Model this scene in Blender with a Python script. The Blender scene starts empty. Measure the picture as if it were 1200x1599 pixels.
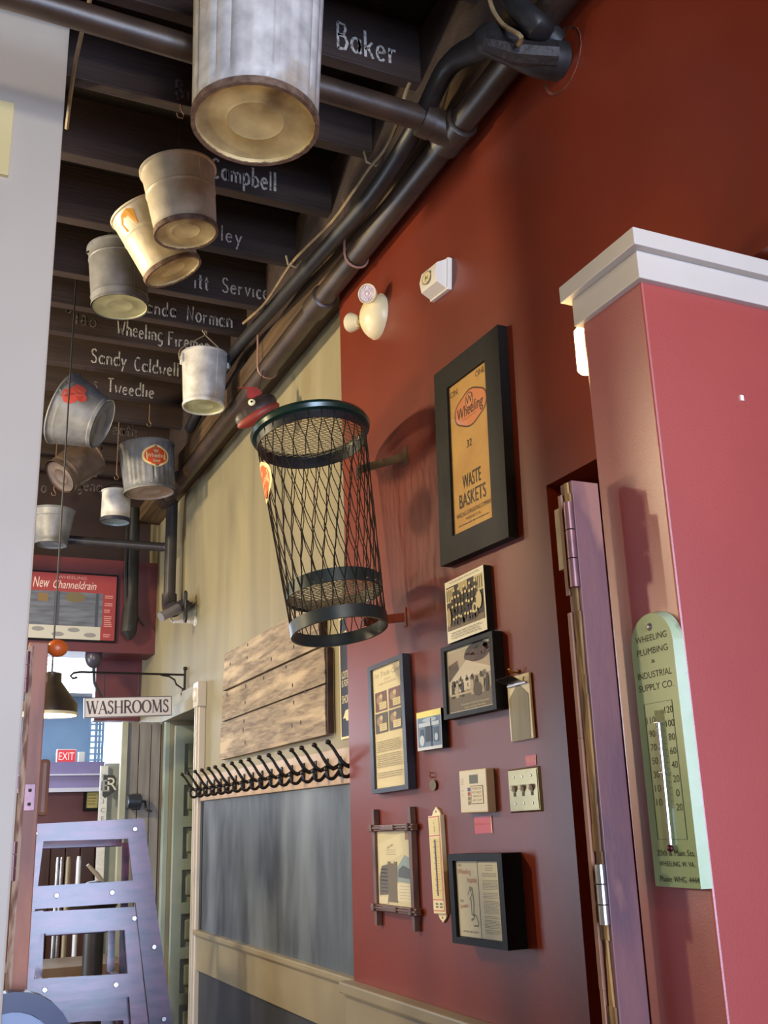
import bpy, bmesh, math, random
from mathutils import Vector, Matrix
random.seed(7)
S = bpy.context.scene
COL = S.collection
PI = math.pi
V = Vector

# ------------------------------------------------------------------ camera
FPX, CX, CY, EYE = 1600.0, 600.0, 799.5, 1.5
RM = ((0.91046, 0.09116, 0.40344), (-0.41234, 0.27570, 0.86831), (-0.03207, -0.95691, 0.28862))
RM = Matrix(RM)
_x = V((RM[0][0], RM[1][0], RM[2][0])).normalized()
_z = V((RM[0][2], RM[1][2], RM[2][2]))
_z = (_z - _x * _z.dot(_x)).normalized()
_y = _z.cross(_x)
R3 = Matrix((_x, _y, _z)).transposed()
ORG = V((0, 0, EYE))
cd = bpy.data.cameras.new('camera')
cam = bpy.data.objects.new('camera', cd)
COL.objects.link(cam)
M = Matrix((_x, -_y, -_z)).transposed().to_4x4()
M.translation = ORG
cam.matrix_world = M
cd.sensor_fit = 'VERTICAL'
cd.sensor_height = 36.0
cd.sensor_width = 27.0
cd.lens = 36.0 * FPX / 1599.0
cd.clip_start = 0.02
S.camera = cam

def ray(x, y): return R3 @ V(((x - CX) / FPX, (y - CY) / FPX, 1.0))
def onX(x, y, X): d = ray(x, y); return ORG + d * (X / d.x)
def onY(x, y, Y): d = ray(x, y); return ORG + d * (Y / d.y)
def onZ(x, y, Z): d = ray(x, y); return ORG + d * ((Z - EYE) / d.z)

# ------------------------------------------------------------------ world, lights, exposure
W = bpy.data.worlds.new('world'); S.world = W; W.use_nodes = True
W.node_tree.nodes['Background'].inputs[0].default_value = (0.62, 0.72, 1.0, 1)
W.node_tree.nodes['Background'].inputs[1].default_value = 0.35
S.view_settings.view_transform = 'Standard'
S.view_settings.look = 'None'
S.view_settings.exposure = 0.36
S.view_settings.gamma = 1.0
S.view_settings.use_curve_mapping = False

def lamp(name, kind, loc, power, col, size=0.1, rot=None, sy=None):
    l = bpy.data.lights.new(name, kind); l.energy = power; l.color = col
    if kind == 'AREA':
        l.size = size
        if sy: l.shape = 'RECTANGLE'; l.size_y = sy
    elif kind == 'POINT': l.shadow_soft_size = size
    o = bpy.data.objects.new(name, l); COL.objects.link(o); o.location = loc
    if rot: o.rotation_euler = rot
    return o
lamp('shop_window_daylight', 'AREA', (0.55, -2.95, 1.7), 290, (0.56, 0.69, 1.0), 2.3, (PI/2, 0, 0), 2.3)
lamp('room_and_fill_lamp', 'POINT', (-1.35, 4.2, 3.2), 240, (1.0, 0.80, 0.50), 0.12)
lamp('room_and_fill_lamp', 'POINT', (0.2, -1.1, 3.0), 80, (1.0, 0.84, 0.60), 0.12)
lamp('room_and_fill_lamp', 'POINT', (-1.5, 3.5, 2.0), 80, (1.0, 0.80, 0.50), 0.12)  # added uplight for the bucket bottoms, not a known fixture
lamp('room_and_fill_lamp', 'POINT', (-1.5, 6.3, 3.2), 55, (1.0, 0.80, 0.52), 0.12)
lamp('passage_daylight', 'AREA', (-1.7, 5.9, 1.5), 62, (0.70, 0.82, 1.0), 1.2, (PI/2, 0, -PI/2), 1.4)
lamp('rear_window_daylight', 'AREA', (0.6, 10.6, 2.2), 170, (0.72, 0.84, 1.0), 2.6, (-PI/2, 0, 0), 1.2)

# ------------------------------------------------------------------ materials
def lin(c):
    c = c / 255.0
    return c / 12.92 if c <= 0.04045 else ((c + 0.055) / 1.055) ** 2.4
def rgb(r, g, b): return (lin(r), lin(g), lin(b), 1)
_mc = {}
def mat(name, c1, c2=None, rough=0.5, metal=0.0, scale=8.0, stretch=(1, 1, 1), bump=0.0, bscale=None, detail=4.0, lo=0.35, hi=0.65,
        emit=0.0, spec=0.5, c3=None, s3=3.0, l3=(0.55, 0.62), coat=0.0, crough=.15, dist=0.0):
    if name in _mc: return _mc[name]
    m = bpy.data.materials.new(name); m.use_nodes = True
    nt = m.node_tree; b = nt.nodes['Principled BSDF']; L = nt.links.new
    b.inputs['Roughness'].default_value = rough; b.inputs['Metallic'].default_value = metal
    b.inputs['Specular IOR Level'].default_value = spec
    b.inputs['Coat Weight'].default_value = coat
    b.inputs['Coat Roughness'].default_value = crough
    b.inputs['Base Color'].default_value = c1
    if c2 is not None or bump:
        tc = nt.nodes.new('ShaderNodeTexCoord'); mp = nt.nodes.new('ShaderNodeMapping')
        mp.inputs['Scale'].default_value = stretch
        L(tc.outputs['Object'], mp.inputs['Vector'])
    out = None
    if c2 is not None:
        n = nt.nodes.new('ShaderNodeTexNoise'); n.inputs['Scale'].default_value = scale; n.inputs['Detail'].default_value = detail
        n.inputs['Distortion'].default_value = dist
        L(mp.outputs[0], n.inputs['Vector'])
        r = nt.nodes.new('ShaderNodeMapRange'); r.inputs[1].default_value = lo; r.inputs[2].default_value = hi
        L(n.outputs[0], r.inputs[0])
        mx = nt.nodes.new('ShaderNodeMix'); mx.data_type = 'RGBA'
        mx.inputs[6].default_value = c1; mx.inputs[7].default_value = c2
        L(r.outputs[0], mx.inputs[0]); out = mx.outputs[2]
        if c3 is not None:
            n3 = nt.nodes.new('ShaderNodeTexNoise'); n3.inputs['Scale'].default_value = s3; n3.inputs['Detail'].default_value = 5
            L(mp.outputs[0], n3.inputs['Vector'])
            r3 = nt.nodes.new('ShaderNodeMapRange'); r3.inputs[1].default_value = l3[0]; r3.inputs[2].default_value = l3[1]
            L(n3.outputs[0], r3.inputs[0])
            m3 = nt.nodes.new('ShaderNodeMix'); m3.data_type = 'RGBA'; m3.inputs[7].default_value = c3
            L(out, m3.inputs[6]); L(r3.outputs[0], m3.inputs[0]); out = m3.outputs[2]
        L(out, b.inputs['Base Color'])
    if bump:
        n2 = nt.nodes.new('ShaderNodeTexNoise'); n2.inputs['Scale'].default_value = bscale or scale; n2.inputs['Detail'].default_value = 3
        L(mp.outputs[0], n2.inputs['Vector'])
        bp = nt.nodes.new('ShaderNodeBump'); bp.inputs['Strength'].default_value = bump; bp.inputs['Distance'].default_value = 0.01
        L(n2.outputs[0], bp.inputs['Height']); L(bp.outputs[0], b.inputs['Normal'])
    if emit:
        b.inputs['Emission Color'].default_value = c1; b.inputs['Emission Strength'].default_value = emit
    _mc[name] = m
    return m
def ink(r, g, b, rough=0.55):
    return mat('ink_%d_%d_%d' % (r, g, b), rgb(r, g, b), rough=rough, spec=0.3)
def spangle(name, c1, c2, rust=None, rough=0.48, metal=0.22, l3=(0.55, 0.68)):
    if name in _mc: return _mc[name]
    m = mat(name, c1, c2, rough=rough, metal=metal, scale=14, detail=6, lo=0.3, hi=0.7, bump=0.12, bscale=40,
            c3=rust, s3=5.0, l3=l3)
    return m
def pane_mat():
    if 'pane' in _mc: return _mc['pane']
    m = bpy.data.materials.new('glass_pane'); m.use_nodes = True; nt = m.node_tree; L = nt.links.new
    nt.nodes.remove(nt.nodes['Principled BSDF'])
    t = nt.nodes.new('ShaderNodeBsdfTransparent'); g = nt.nodes.new('ShaderNodeBsdfGlossy'); g.inputs['Roughness'].default_value = 0.04
    lw = nt.nodes.new('ShaderNodeLayerWeight'); lw.inputs[0].default_value = .5
    pw = nt.nodes.new('ShaderNodeMath'); pw.operation = 'POWER'; pw.inputs[1].default_value = 4.0; L(lw.outputs['Facing'], pw.inputs[0])
    f = nt.nodes.new('ShaderNodeMath'); f.operation = 'MULTIPLY_ADD'; f.inputs[1].default_value = .5; f.inputs[2].default_value = .02; L(pw.outputs[0], f.inputs[0])
    x = nt.nodes.new('ShaderNodeMixShader')
    L(f.outputs[0], x.inputs[0]); L(t.outputs[0], x.inputs[1]); L(g.outputs[0], x.inputs[2])
    L(x.outputs[0], nt.nodes['Material Output'].inputs[0])
    _mc['pane'] = m
    return m

RED = mat('red_wall_paint', rgb(118, 46, 25), rgb(110, 41, 22), rough=0.38, scale=3, bump=0.03, bscale=220, spec=.36)
REDB = mat('brick_red_partition_paint', rgb(156, 63, 56), rgb(148, 58, 52), rough=0.42, scale=3, bump=0.06, bscale=260, spec=1.0, coat=.85, crough=.36)
CREAM = mat('stained_cream_plaster', rgb(148, 138, 106), rgb(122, 114, 91), rough=0.6, scale=2.2, stretch=(1, 1, .25), bump=0.08, bscale=9, dist=1.0)
WHITE_TRIM = mat('pale_grey_trim_paint', rgb(196, 188, 176), rgb(188, 180, 168), rough=0.45, scale=4)
COLUMN = mat('off_white_column_paint', rgb(198, 188, 171), rgb(191, 181, 164), rough=0.5, scale=2)
MAROON = mat('maroon_beam_paint', rgb(96, 40, 44), rgb(84, 36, 40), rough=0.5, scale=5)
JOIST = mat('dark_joist_wood', rgb(58, 44, 39), rgb(44, 33, 30), rough=0.7, scale=3, stretch=(.5, 6, 6), bump=0.2, bscale=20)
DECK = mat('dark_deck_boards', rgb(30, 25, 24), rgb(22, 18, 18), rough=0.8, scale=4, stretch=(6, .5, 6))
LEDGER = mat('olive_brown_beam_wood', rgb(92, 70, 42), rgb(66, 50, 32), rough=0.55, scale=6, stretch=(6, .4, 6), bump=0.15, bscale=14)
PIPE = mat('dark_brown_painted_iron', rgb(62, 47, 36), rgb(48, 37, 30), rough=0.42, scale=10, bump=0.1, bscale=30, spec=0.6)
PIPED = mat('dark_grey_painted_iron', rgb(48, 45, 46), rgb(38, 36, 38), rough=0.4, scale=10)
BLACKRUB = mat('black_rubber_sheathing', rgb(36, 36, 37), rgb(26, 26, 27), rough=0.45, scale=20)
BLACKIRON = mat('black_cast_iron', rgb(34, 29, 28), rgb(24, 21, 20), rough=0.4, metal=0.3, scale=30)
CABLE = mat('beige_cable_sheath', rgb(150, 130, 96), rgb(126, 108, 80), rough=0.5, scale=20)
BLACKWOOD = mat('black_stained_wood', rgb(24, 21, 20), rgb(18, 16, 15), rough=0.5, spec=0.16, scale=8, stretch=(8, 8, 1), bump=0.1, bscale=40)
GREENMETAL = mat('dark_green_enamel', rgb(30, 58, 46), rgb(22, 44, 36), rough=0.25, metal=0.2, scale=10, spec=0.7)
WIRE = mat('dark_wire', rgb(58, 54, 44), rgb(44, 42, 36), rough=0.35, metal=0.5, scale=20)
STEELBRK = mat('dull_bronze_strap', rgb(112, 86, 58), rgb(92, 72, 50), rough=0.4, metal=0.5, scale=20)
PLANK = mat('weathered_plank_wood', rgb(152, 135, 112), rgb(112, 97, 80), rough=0.75, scale=8, stretch=(1.2, 6, 9), bump=0.35, bscale=12, detail=7, c3=rgb(182, 162, 134), s3=2.2, l3=(0.5, 0.66), dist=0.6)
PLANKEND = mat('dark_broken_plank_end', rgb(78, 50, 34), rgb(50, 34, 26), rough=0.8, scale=12, bump=0.4)
RAILWOOD = mat('pinkish_beige_board', rgb(182, 158, 136), rgb(170, 146, 124), rough=0.5, scale=6, stretch=(4, .6, 4))
CHALKB = mat('slate_chalkboard', rgb(50, 55, 62), rgb(84, 92, 100), rough=0.5, scale=3.4, stretch=(1.5, 1.5, .42), dist=1.4, lo=0.40, hi=0.72, c3=rgb(118, 128, 138), s3=2.0, l3=(0.5, 0.8))
TAUPE = mat('taupe_rail_paint', rgb(138, 128, 104), rgb(128, 118, 96), rough=0.4, scale=4)
GREYDOOR = mat('grey_green_door_paint', rgb(150, 162, 150), rgb(138, 150, 138), rough=0.4, scale=6)
WAINS = mat('grey_brown_wood_panelling', rgb(144, 140, 135), rgb(118, 114, 110), rough=0.6, scale=4, stretch=(8, 1, .6), bump=0.1)
GOLDWOOD = mat('raw_worn_edge_wood', rgb(156, 120, 66), rgb(94, 66, 38), rough=0.7, scale=9, stretch=(6, 6, .8), bump=0.6, bscale=24, lo=0.4, hi=0.6, c3=rgb(60, 40, 26), s3=12, l3=(0.56, 0.62))
TANPAINT = mat('tan_worn_edge_paint', rgb(146, 104, 82), rgb(122, 84, 66), rough=0.6, scale=10)
OLDDOOR = mat('mauve_brown_worn_door_paint', rgb(112, 74, 74), rgb(88, 62, 70), rough=0.48, scale=6, stretch=(2, 2, .7), bump=0.08, bscale=40, c3=rgb(140, 96, 84), s3=3)
HINGE = mat('painted_hinge_metal', rgb(130, 92, 94), rgb(104, 74, 80), rough=0.35, metal=0.4, scale=20, bump=0.1)
BROWNDOOR = mat('worn_brown_door_paint', rgb(172, 108, 76), rgb(128, 78, 58), rough=0.5, scale=7, stretch=(2, 2, .5), bump=0.2)
VARNISH = mat('varnish_with_blue_sheen', rgb(94, 58, 92), rgb(48, 36, 66), rough=0.3, scale=7, stretch=(1, 4, 4), bump=0.05, bscale=10, coat=.45, spec=0.5)  # purple-blue base stands in for blue window light reflected by brown varnish
IVORY = mat('ivory_plastic', rgb(232, 220, 178), rgb(226, 212, 168), rough=0.35, scale=3)
WHITEPL = mat('white_plastic', rgb(230, 224, 208), rgb(224, 216, 200), rough=0.35, scale=3)
BRASSPL = mat('antique_brass_plate', rgb(150, 136, 98), rgb(128, 116, 84), rough=0.3, metal=0.75, scale=8)
BRASS = mat('brass', rgb(186, 140, 74), rgb(150, 108, 56), rough=0.25, metal=0.9, scale=10)
STEEL = mat('bright_steel', rgb(196, 196, 198), rgb(170, 170, 174), rough=0.25, metal=0.9, scale=12)
SAGE = mat('pale_green_enamel', rgb(140, 160, 106), rgb(126, 145, 96), rough=0.3, scale=4, spec=0.6, c3=rgb(120, 130, 92), s3=8, l3=(0.62, 0.75))
CHALK = mat('chalk', rgb(186, 182, 174), rgb(84, 78, 74), rough=0.9, scale=70, detail=2, lo=0.45, hi=0.72)
FAINT = mat('faint_chalk', rgb(104, 98, 96), rgb(48, 42, 42), rough=0.9, scale=60, detail=2, lo=0.4, hi=0.62)
GALV_L = spangle('light_galvanised_steel', rgb(226, 224, 218), rgb(172, 170, 166), rgb(176, 150, 112), l3=(0.58, 0.72))
GALV_W = spangle('warm_galvanised_steel', rgb(226, 216, 190), rgb(186, 175, 150), rgb(152, 128, 96), l3=(0.6, 0.74))
GALV_D = spangle('dull_grey_galvanised_steel', rgb(136, 137, 138), rgb(106, 107, 109), rgb(92, 88, 84), rough=0.5)
GALV_B = spangle('tarnished_brown_steel', rgb(104, 86, 74), rgb(72, 62, 56), rgb(120, 100, 84), rough=0.55)
RUSTB = mat('rusty_yellow_base', rgb(222, 202, 144), rgb(172, 150, 102), rough=0.55, metal=0.2, scale=9, detail=7, bump=0.2, bscale=30, c3=rgb(96, 72, 46), s3=4, l3=(0.58, 0.7))
RUSTRIM = mat('rusty_rim', rgb(132, 110, 92), rgb(96, 72, 58), rough=0.7, metal=0.4, scale=30, bump=0.5, bscale=60)
ZINCB = mat('greenish_zinc_base', rgb(186, 184, 140), rgb(156, 152, 116), rough=0.5, metal=0.2, scale=12, bump=0.1)
FLOORM = mat('brown_floor_boards', rgb(116, 84, 54), rgb(92, 66, 42), rough=0.4, scale=3, stretch=(6, .4, 1))

# ------------------------------------------------------------------ mesh helpers
class MB:
    def __init__(s): s.v = []; s.f = []; s.mi = []; s.cur = 0
    def add(s, vs, fs):
        n = len(s.v); s.v += [V(p) for p in vs]
        for f in fs: s.f.append([i + n for i in f]); s.mi.append(s.cur)
        return s
    def box(s, lo, hi, b=0.0):
        x0, y0, z0 = lo; x1, y1, z1 = hi
        if b <= 0:
            return s.add([(x0,y0,z0),(x1,y0,z0),(x1,y1,z0),(x0,y1,z0),(x0,y0,z1),(x1,y0,z1),(x1,y1,z1),(x0,y1,z1)],
                  [(0,3,2,1),(4,5,6,7),(0,1,5,4),(1,2,6,5),(2,3,7,6),(3,0,4,7)])
        bm = bmesh.new(); bmesh.ops.create_cube(bm, size=1)
        for v in bm.verts: v.co = V(((x0+x1)/2 + v.co.x*(x1-x0), (y0+y1)/2 + v.co.y*(y1-y0), (z0+z1)/2 + v.co.z*(z1-z0)))
        bmesh.ops.bevel(bm, geom=bm.edges[:], offset=b, segments=2, affect='EDGES', profile=0.6)
        return s.bm(bm)
    def bm(s, bm):
        bm.verts.index_update()
        s.add([v.co.copy() for v in bm.verts], [[v.index for v in f.verts] for f in bm.faces]); bm.free(); return s
    def prism(s, pts, d0, d1, ax='y'):
        # polygon in the plane across ax, extruded from d0 to d1
        n = len(pts)
        def P(p, d): return {'y': (p[0], d, p[1]), 'z': (p[0], p[1], d), 'x': (d, p[0], p[1])}[ax]
        vs = [P(p, d0) for p in pts] + [P(p, d1) for p in pts]
        fs = [list(range(n)), list(range(2*n-1, n-1, -1))] + [(i, i+n, (i+1) % n + n, (i+1) % n) for i in range(n)]
        return s.add(vs, fs)
    def tube(s, pts, r, n=8, caps=True, closed=False):
        pts = [V(p) for p in pts]; m = len(pts)
        rr = r if isinstance(r, (list, tuple)) else [r] * m
        rings = []; up = None
        for i, p in enumerate(pts):
            if closed: t = (pts[(i+1) % m] - pts[i-1])
            else: t = pts[min(i+1, m-1)] - pts[max(i-1, 0)]
            t.normalize()
            if up is None:
                up = V((0, 0, 1)) if abs(t.z) < 0.9 else V((1, 0, 0))
            a = (up - t * up.dot(t))
            if a.length < 1e-4: a = t.orthogonal()
            a.normalize(); b = t.cross(a); up = a
            rings.append([p + (a * math.cos(2*PI*k/n) + b * math.sin(2*PI*k/n)) * rr[i] for k in range(n)])
        vs = [q for g in rings for q in g]; fs = []
        for i in range(m if closed else m - 1):
            j = (i + 1) % m
            for k in range(n):
                fs.append((i*n+k, i*n+(k+1) % n, j*n+(k+1) % n, j*n+k))
        if caps and not closed: fs += [list(range(n-1, -1, -1)), [(m-1)*n+k for k in range(n)]]
        return s.add(vs, fs)
    def cyl(s, p0, p1, r0, r1=None, n=20): return s.tube([p0, p1], [r0, r1 if r1 is not None else r0], n)
    def lathe(s, prof, n=40, mod=None, closed=False):
        vs = []; fs = []; m = len(prof)
        for i, (r, z) in enumerate(prof):
            for k in range(n):
                a = 2*PI*k/n; q = r * (mod(a, i) if mod else 1)
                vs.append((q*math.cos(a), q*math.sin(a), z))
        for i in range(m - 1 if not closed else m):
            j = (i + 1) % m
            for k in range(n): fs.append((i*n+k, i*n+(k+1) % n, j*n+(k+1) % n, j*n+k))
        return s.add(vs, fs)
    def ball(s, c, r, sc=(1, 1, 1), n=14, m=9):
        vs = []; fs = []; c = V(c)
        for i in range(m + 1):
            t = PI * i / m
            for k in range(n):
                a = 2*PI*k/n
                vs.append(c + V((r*sc[0]*math.sin(t)*math.cos(a), r*sc[1]*math.sin(t)*math.sin(a), r*sc[2]*math.cos(t))))
        for i in range(m):
            for k in range(n): fs.append((i*n+k, (i+1)*n+k, (i+1)*n+(k+1) % n, i*n+(k+1) % n))
        return s.add(vs, fs)
    def xf(s, mtx):
        s.v = [mtx @ p for p in s.v]; return s
    def build(s, name, mats, parent=None, smooth=False, fix=True):
        me = bpy.data.meshes.new(name)
        me.from_pydata([tuple(p) for p in s.v], [], s.f)
        mats = mats if isinstance(mats, list) else [mats]
        for m in mats: me.materials.append(m)
        if len(mats) > 1: me.polygons.foreach_set('material_index', s.mi)
        if fix:
            b = bmesh.new(); b.from_mesh(me)
            bmesh.ops.remove_doubles(b, verts=b.verts, dist=1e-6)
            bmesh.ops.recalc_face_normals(b, faces=b.faces); b.to_mesh(me); b.free()
        if smooth:
            me.polygons.foreach_set('use_smooth', [True] * len(me.polygons))
            me.set_sharp_from_angle(angle=math.radians(38))
        me.update()
        o = bpy.data.objects.new(name, me); COL.objects.link(o)
        if parent: o.parent = parent
        return o

def smooth(pts, k=5, rad=None):
    P = [V(p) for p in pts]; out = []; ro = []; n = len(P)
    for i in range(n - 1):
        a, b, c, d = P[max(i-1, 0)], P[i], P[i+1], P[min(i+2, n-1)]
        for j in range(k):
            t = j / k
            out.append(.5*((2*b) + (c - a)*t + (2*a - 5*b + 4*c - d)*t*t + (3*b - a - 3*c + d)*t**3))
            if rad: ro.append(rad[i] + (rad[i+1] - rad[i])*t)
    out.append(P[-1])
    if rad: return out, ro + [rad[-1]]
    return out
def thing(name, label, cat, loc=(0, 0, 0), rz=0.0, tilt=0.0, group=None):
    o = bpy.data.objects.new(name, None); COL.objects.link(o); o.empty_display_size = 0.05
    o.location = loc; o.rotation_euler = (0, tilt, rz)
    return tag(o, label, cat, group)
def tag(o, label, cat, group=None):
    o['label'] = label; o['category'] = cat
    if group: o['group'] = group
    return o
def struct(o): o['kind'] = 'structure'; return o
def dup(src, parent, **kw):
    o = src.copy(); COL.objects.link(o); o.parent = parent
    for k, v in kw.items(): setattr(o, k, v)
    return o
WALLROT = -PI/2       # things on the right wall: local x runs towards the camera, local y into the wall

def wrect(c, X):
    """four picture corners TL TR BR BL of a flat thing on the wall plane X -> centre, width, height, tilt"""
    p = [onX(x, y, X) for x, y in c]
    ctr = sum(p, V()) / 4
    w = (abs(p[1].y - p[0].y) + abs(p[2].y - p[3].y)) / 2
    h = (abs(p[0].z - p[3].z) + abs(p[1].z - p[2].z)) / 2
    t = ((p[0].z - p[1].z) + (p[3].z - p[2].z)) / 2 / max(w, 1e-3)
    return ctr, w, h, t

# text
_tc = {}
def text2d(s, h=1.0, sx=1.0, shear=0.0):
    key = (s, shear)
    if key not in _tc:
        cu = bpy.data.curves.new('t', 'FONT'); cu.body = s; cu.size = 1.0; cu.resolution_u = 3; cu.shear = shear
        o = bpy.data.objects.new('t', cu); COL.objects.link(o)
        bpy.context.view_layer.update()
        me = bpy.data.meshes.new_from_object(o.evaluated_get(bpy.context.evaluated_depsgraph_get()))
        vs = [(v.co.x, v.co.y) for v in me.vertices]; fs = [tuple(p.vertices) for p in me.polygons]
        bpy.data.objects.remove(o); bpy.data.curves.remove(cu); bpy.data.meshes.remove(me)
        _tc[key] = (vs, fs)
    vs, fs = _tc[key]
    if not vs: return [], []
    x0 = min(v[0] for v in vs); x1 = max(v[0] for v in vs)
    k = h / 0.73
    return [((x - (x0+x1)/2) * k * sx, y * k) for x, y in vs], fs

class Print:
    """flat print: shapes in (u, v), stacked a fifth of a millimetre apart"""
    def __init__(s): s.items = []; s.layer = 0
    def poly(s, pts, col, up=True):
        if up: s.layer += 1
        s.items.append((pts, [tuple(range(len(pts)))], col, s.layer)); return s
    def rect(s, u0, v0, u1, v1, col, up=True): return s.poly([(u0, v0), (u1, v0), (u1, v1), (u0, v1)], col, up)
    def disc(s, u, v, ru, rv, col, n=24, up=True, f=None):
        return s.poly([(u + ru*(f(2*PI*k/n) if f else 1)*math.cos(2*PI*k/n), v + rv*(f(2*PI*k/n) if f else 1)*math.sin(2*PI*k/n)) for k in range(n)], col, up)
    def text(s, t, u, v, h, col, w=None, sx=1.0, shear=0.0, rot=0.0, align='c', up=False):
        vs, fs = text2d(t, h, sx, shear)
        if not vs: return s
        if w:
            cur = max(p[0] for p in vs) - min(p[0] for p in vs); k = w / cur
            vs = [(x*k, y) for x, y in vs]
        if align == 'l':
            m = min(p[0] for p in vs); vs = [(x - m, y) for x, y in vs]
        c, q = math.cos(rot), math.sin(rot)
        if up: s.layer += 1
        s.items.append(([(u + x*c - y*q, v + x*q + y*c) for x, y in vs], fs, col, s.layer + 0.5)); return s
    def lines(s, u0, u1, v_top, v_bot, n, th, col, jit=0.12):
        for i in range(n):
            v = v_top + (v_bot - v_top) * i / max(n-1, 1); w = (u1-u0)
            # broken into words
            u = u0
            end = u1 - random.random() * w * jit
            while u < end:
                wl = w * random.uniform(0.06, 0.16); e = min(u + wl, end)
                s.items.append(([(u, v), (e, v), (e, v+th), (u, v+th)], [(0, 1, 2, 3)], col, s.layer + 0.5)); u = e + w * 0.022
        return s
    def stroke(s, pts, w, col, closed=False):
        n = len(pts)
        L = []; Rr = []
        for i in range(n):
            a = V(pts[i-1 if (closed or i) else i]); b = V(pts[(i+1) % n if (closed or i < n-1) else i])
            t = (b - a); t = t.normalized() if t.length > 1e-9 else V((1, 0)); nn = V((-t.y, t.x)) * w / 2; p = V(pts[i])
            L.append(tuple(p + nn)); Rr.append(tuple(p - nn))
        fs = []
        for i in range(n if closed else n-1):
            j = (i+1) % n; fs.append((i, j, n+j, n+i))
        s.items.append((L + Rr, fs, col, s.layer + 0.5)); return s
    def build(s, name, parent, base=0.0, fmap=None, step=0.0002, mats=None):
        me = bpy.data.meshes.new(name); vs = []; fs = []; mi = []; ms = []
        fm = fmap or (lambda u, v, o: (u, base - o, v))
        for pts, ff, col, lay in s.items:
            m = col if not isinstance(col, tuple) else ink(*col)
            if m not in ms: ms.append(m)
            n = len(vs); vs += [tuple(fm(p[0], p[1], lay * step)) for p in pts]
            for f in ff: fs.append([i+n for i in f]); mi.append(ms.index(m))
        me.from_pydata(vs, [], fs)
        for m in ms: me.materials.append(m)
        me.polygons.foreach_set('material_index', mi); me.update()
        b = bmesh.new(); b.from_mesh(me)
        bmesh.ops.triangulate(b, faces=[f for f in b.faces if len(f.verts) > 4]); b.to_mesh(me); b.free()
        o = bpy.data.objects.new(name, me); COL.objects.link(o); o.parent = parent
        return o

# hand lettering: strokes in a box of cap height 1
def arc(cx, cy, rx, ry, a0, a1, n=9):
    return [(cx + rx*math.cos(math.radians(a0+(a1-a0)*i/n)), cy + ry*math.sin(math.radians(a0+(a1-a0)*i/n))) for i in range(n+1)]
O_ = lambda: arc(.25, .28, .22, .28, 30, 390, 12)
GL = {
 'B': (.6, [[(.05,0),(.05,1)], [(.05,1),(.4,.95),(.46,.78),(.36,.58),(.05,.53)], [(.05,.53),(.42,.5),(.54,.28),(.42,.04),(.05,0)]]),
 'a': (.56, [O_(), [(.46,.56),(.46,.05),(.54,0)]]),
 'k': (.5, [[(.06,0),(.06,1)], [(.44,.6),(.06,.27)], [(.2,.38),(.46,0)]]),
 'e': (.52, [[(.05,.3),(.45,.34)] + arc(.25,.28,.21,.28,15,320,12)]),
 'r': (.44, [[(.07,.58),(.07,0)], [(.07,.34),(.2,.54),(.4,.52)]]),
 'C': (.66, [arc(.36,.5,.32,.5,50,310,14)]),
 'm': (.8, [[(.06,.56),(.06,0)], [(.06,.36),(.2,.56),(.36,.46),(.38,0)], [(.38,.36),(.52,.56),(.7,.46),(.72,0)]]),
 'p': (.56, [[(.06,.56),(.06,-.36)], [(.06,.44),(.28,.58),(.48,.4),(.44,.1),(.24,0),(.06,.1)]]),
 'b': (.56, [[(.06,1),(.06,0)], [(.06,.44),(.28,.56),(.48,.36),(.44,.1),(.24,0),(.06,.08)]]),
 'l': (.2, [[(.08,1),(.08,0)]]),
 'y': (.5, [[(.04,.56),(.24,.06)], [(.46,.56),(.24,.06),(.1,-.34)]]),
 'S': (.6, [[(.5,.84),(.36,1),(.14,.94),(.06,.74),(.2,.56),(.42,.46),(.54,.26),(.44,.04),(.2,0),(.04,.14)]]),
 'v': (.48, [[(.04,.56),(.22,0),(.44,.56)]]),
 'i': (.22, [[(.1,.54),(.1,0)]]),
 'c': (.46, [arc(.26,.28,.2,.28,45,315,10)]),
 't': (.4, [[(.18,.86),(.18,.06),(.34,0)], [(.02,.56),(.36,.58)]]),
 'n': (.54, [[(.06,.56),(.06,0)], [(.06,.36),(.24,.56),(.44,.46),(.46,0)]]),
 'd': (.56, [O_(), [(.47,1),(.47,0)]]),
 'N': (.68, [[(.06,0),(.08,1),(.54,.04),(.58,1)]]),
 'o': (.52, [O_()]),
 'W': (.86, [[(.04,1),(.2,.02),(.4,.74),(.6,.02),(.82,1)]]),
 'h': (.54, [[(.06,1),(.06,0)], [(.06,.36),(.24,.56),(.44,.46),(.46,0)]]),
 'g': (.54, [O_(), [(.46,.54),(.46,-.2),(.26,-.36),(.06,-.26)]]),
 'F': (.56, [[(.06,0),(.06,1),(.5,1)], [(.06,.52),(.42,.54)]]),
 'w': (.66, [[(.04,.56),(.16,0),(.3,.42),(.44,0),(.6,.56)]]),
 'T': (.6, [[(.02,.98),(.56,1)], [(.28,1),(.28,0)]]),
 's': (.44, [[(.38,.46),(.24,.56),(.08,.46),(.14,.32),(.32,.24),(.38,.1),(.24,0),(.04,.08)]]),
 'A': (.66, [[(.02,0),(.3,1),(.58,0)], [(.12,.36),(.48,.36)]]),
 '1': (.2, [[(.1,.8),(.1,0)]]), '8': (.46, [arc(.22,.2,.17,.2,0,360,9), arc(.22,.55,.13,.16,0,360,8)]),
 '*': (.6, [[(.1,.9),(.4,.5)], [(.4,.9),(.1,.5)], [(.25,1),(.25,.45)], [(.02,.6),(.5,.66)]]),
 ' ': (.5, []),
}
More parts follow.
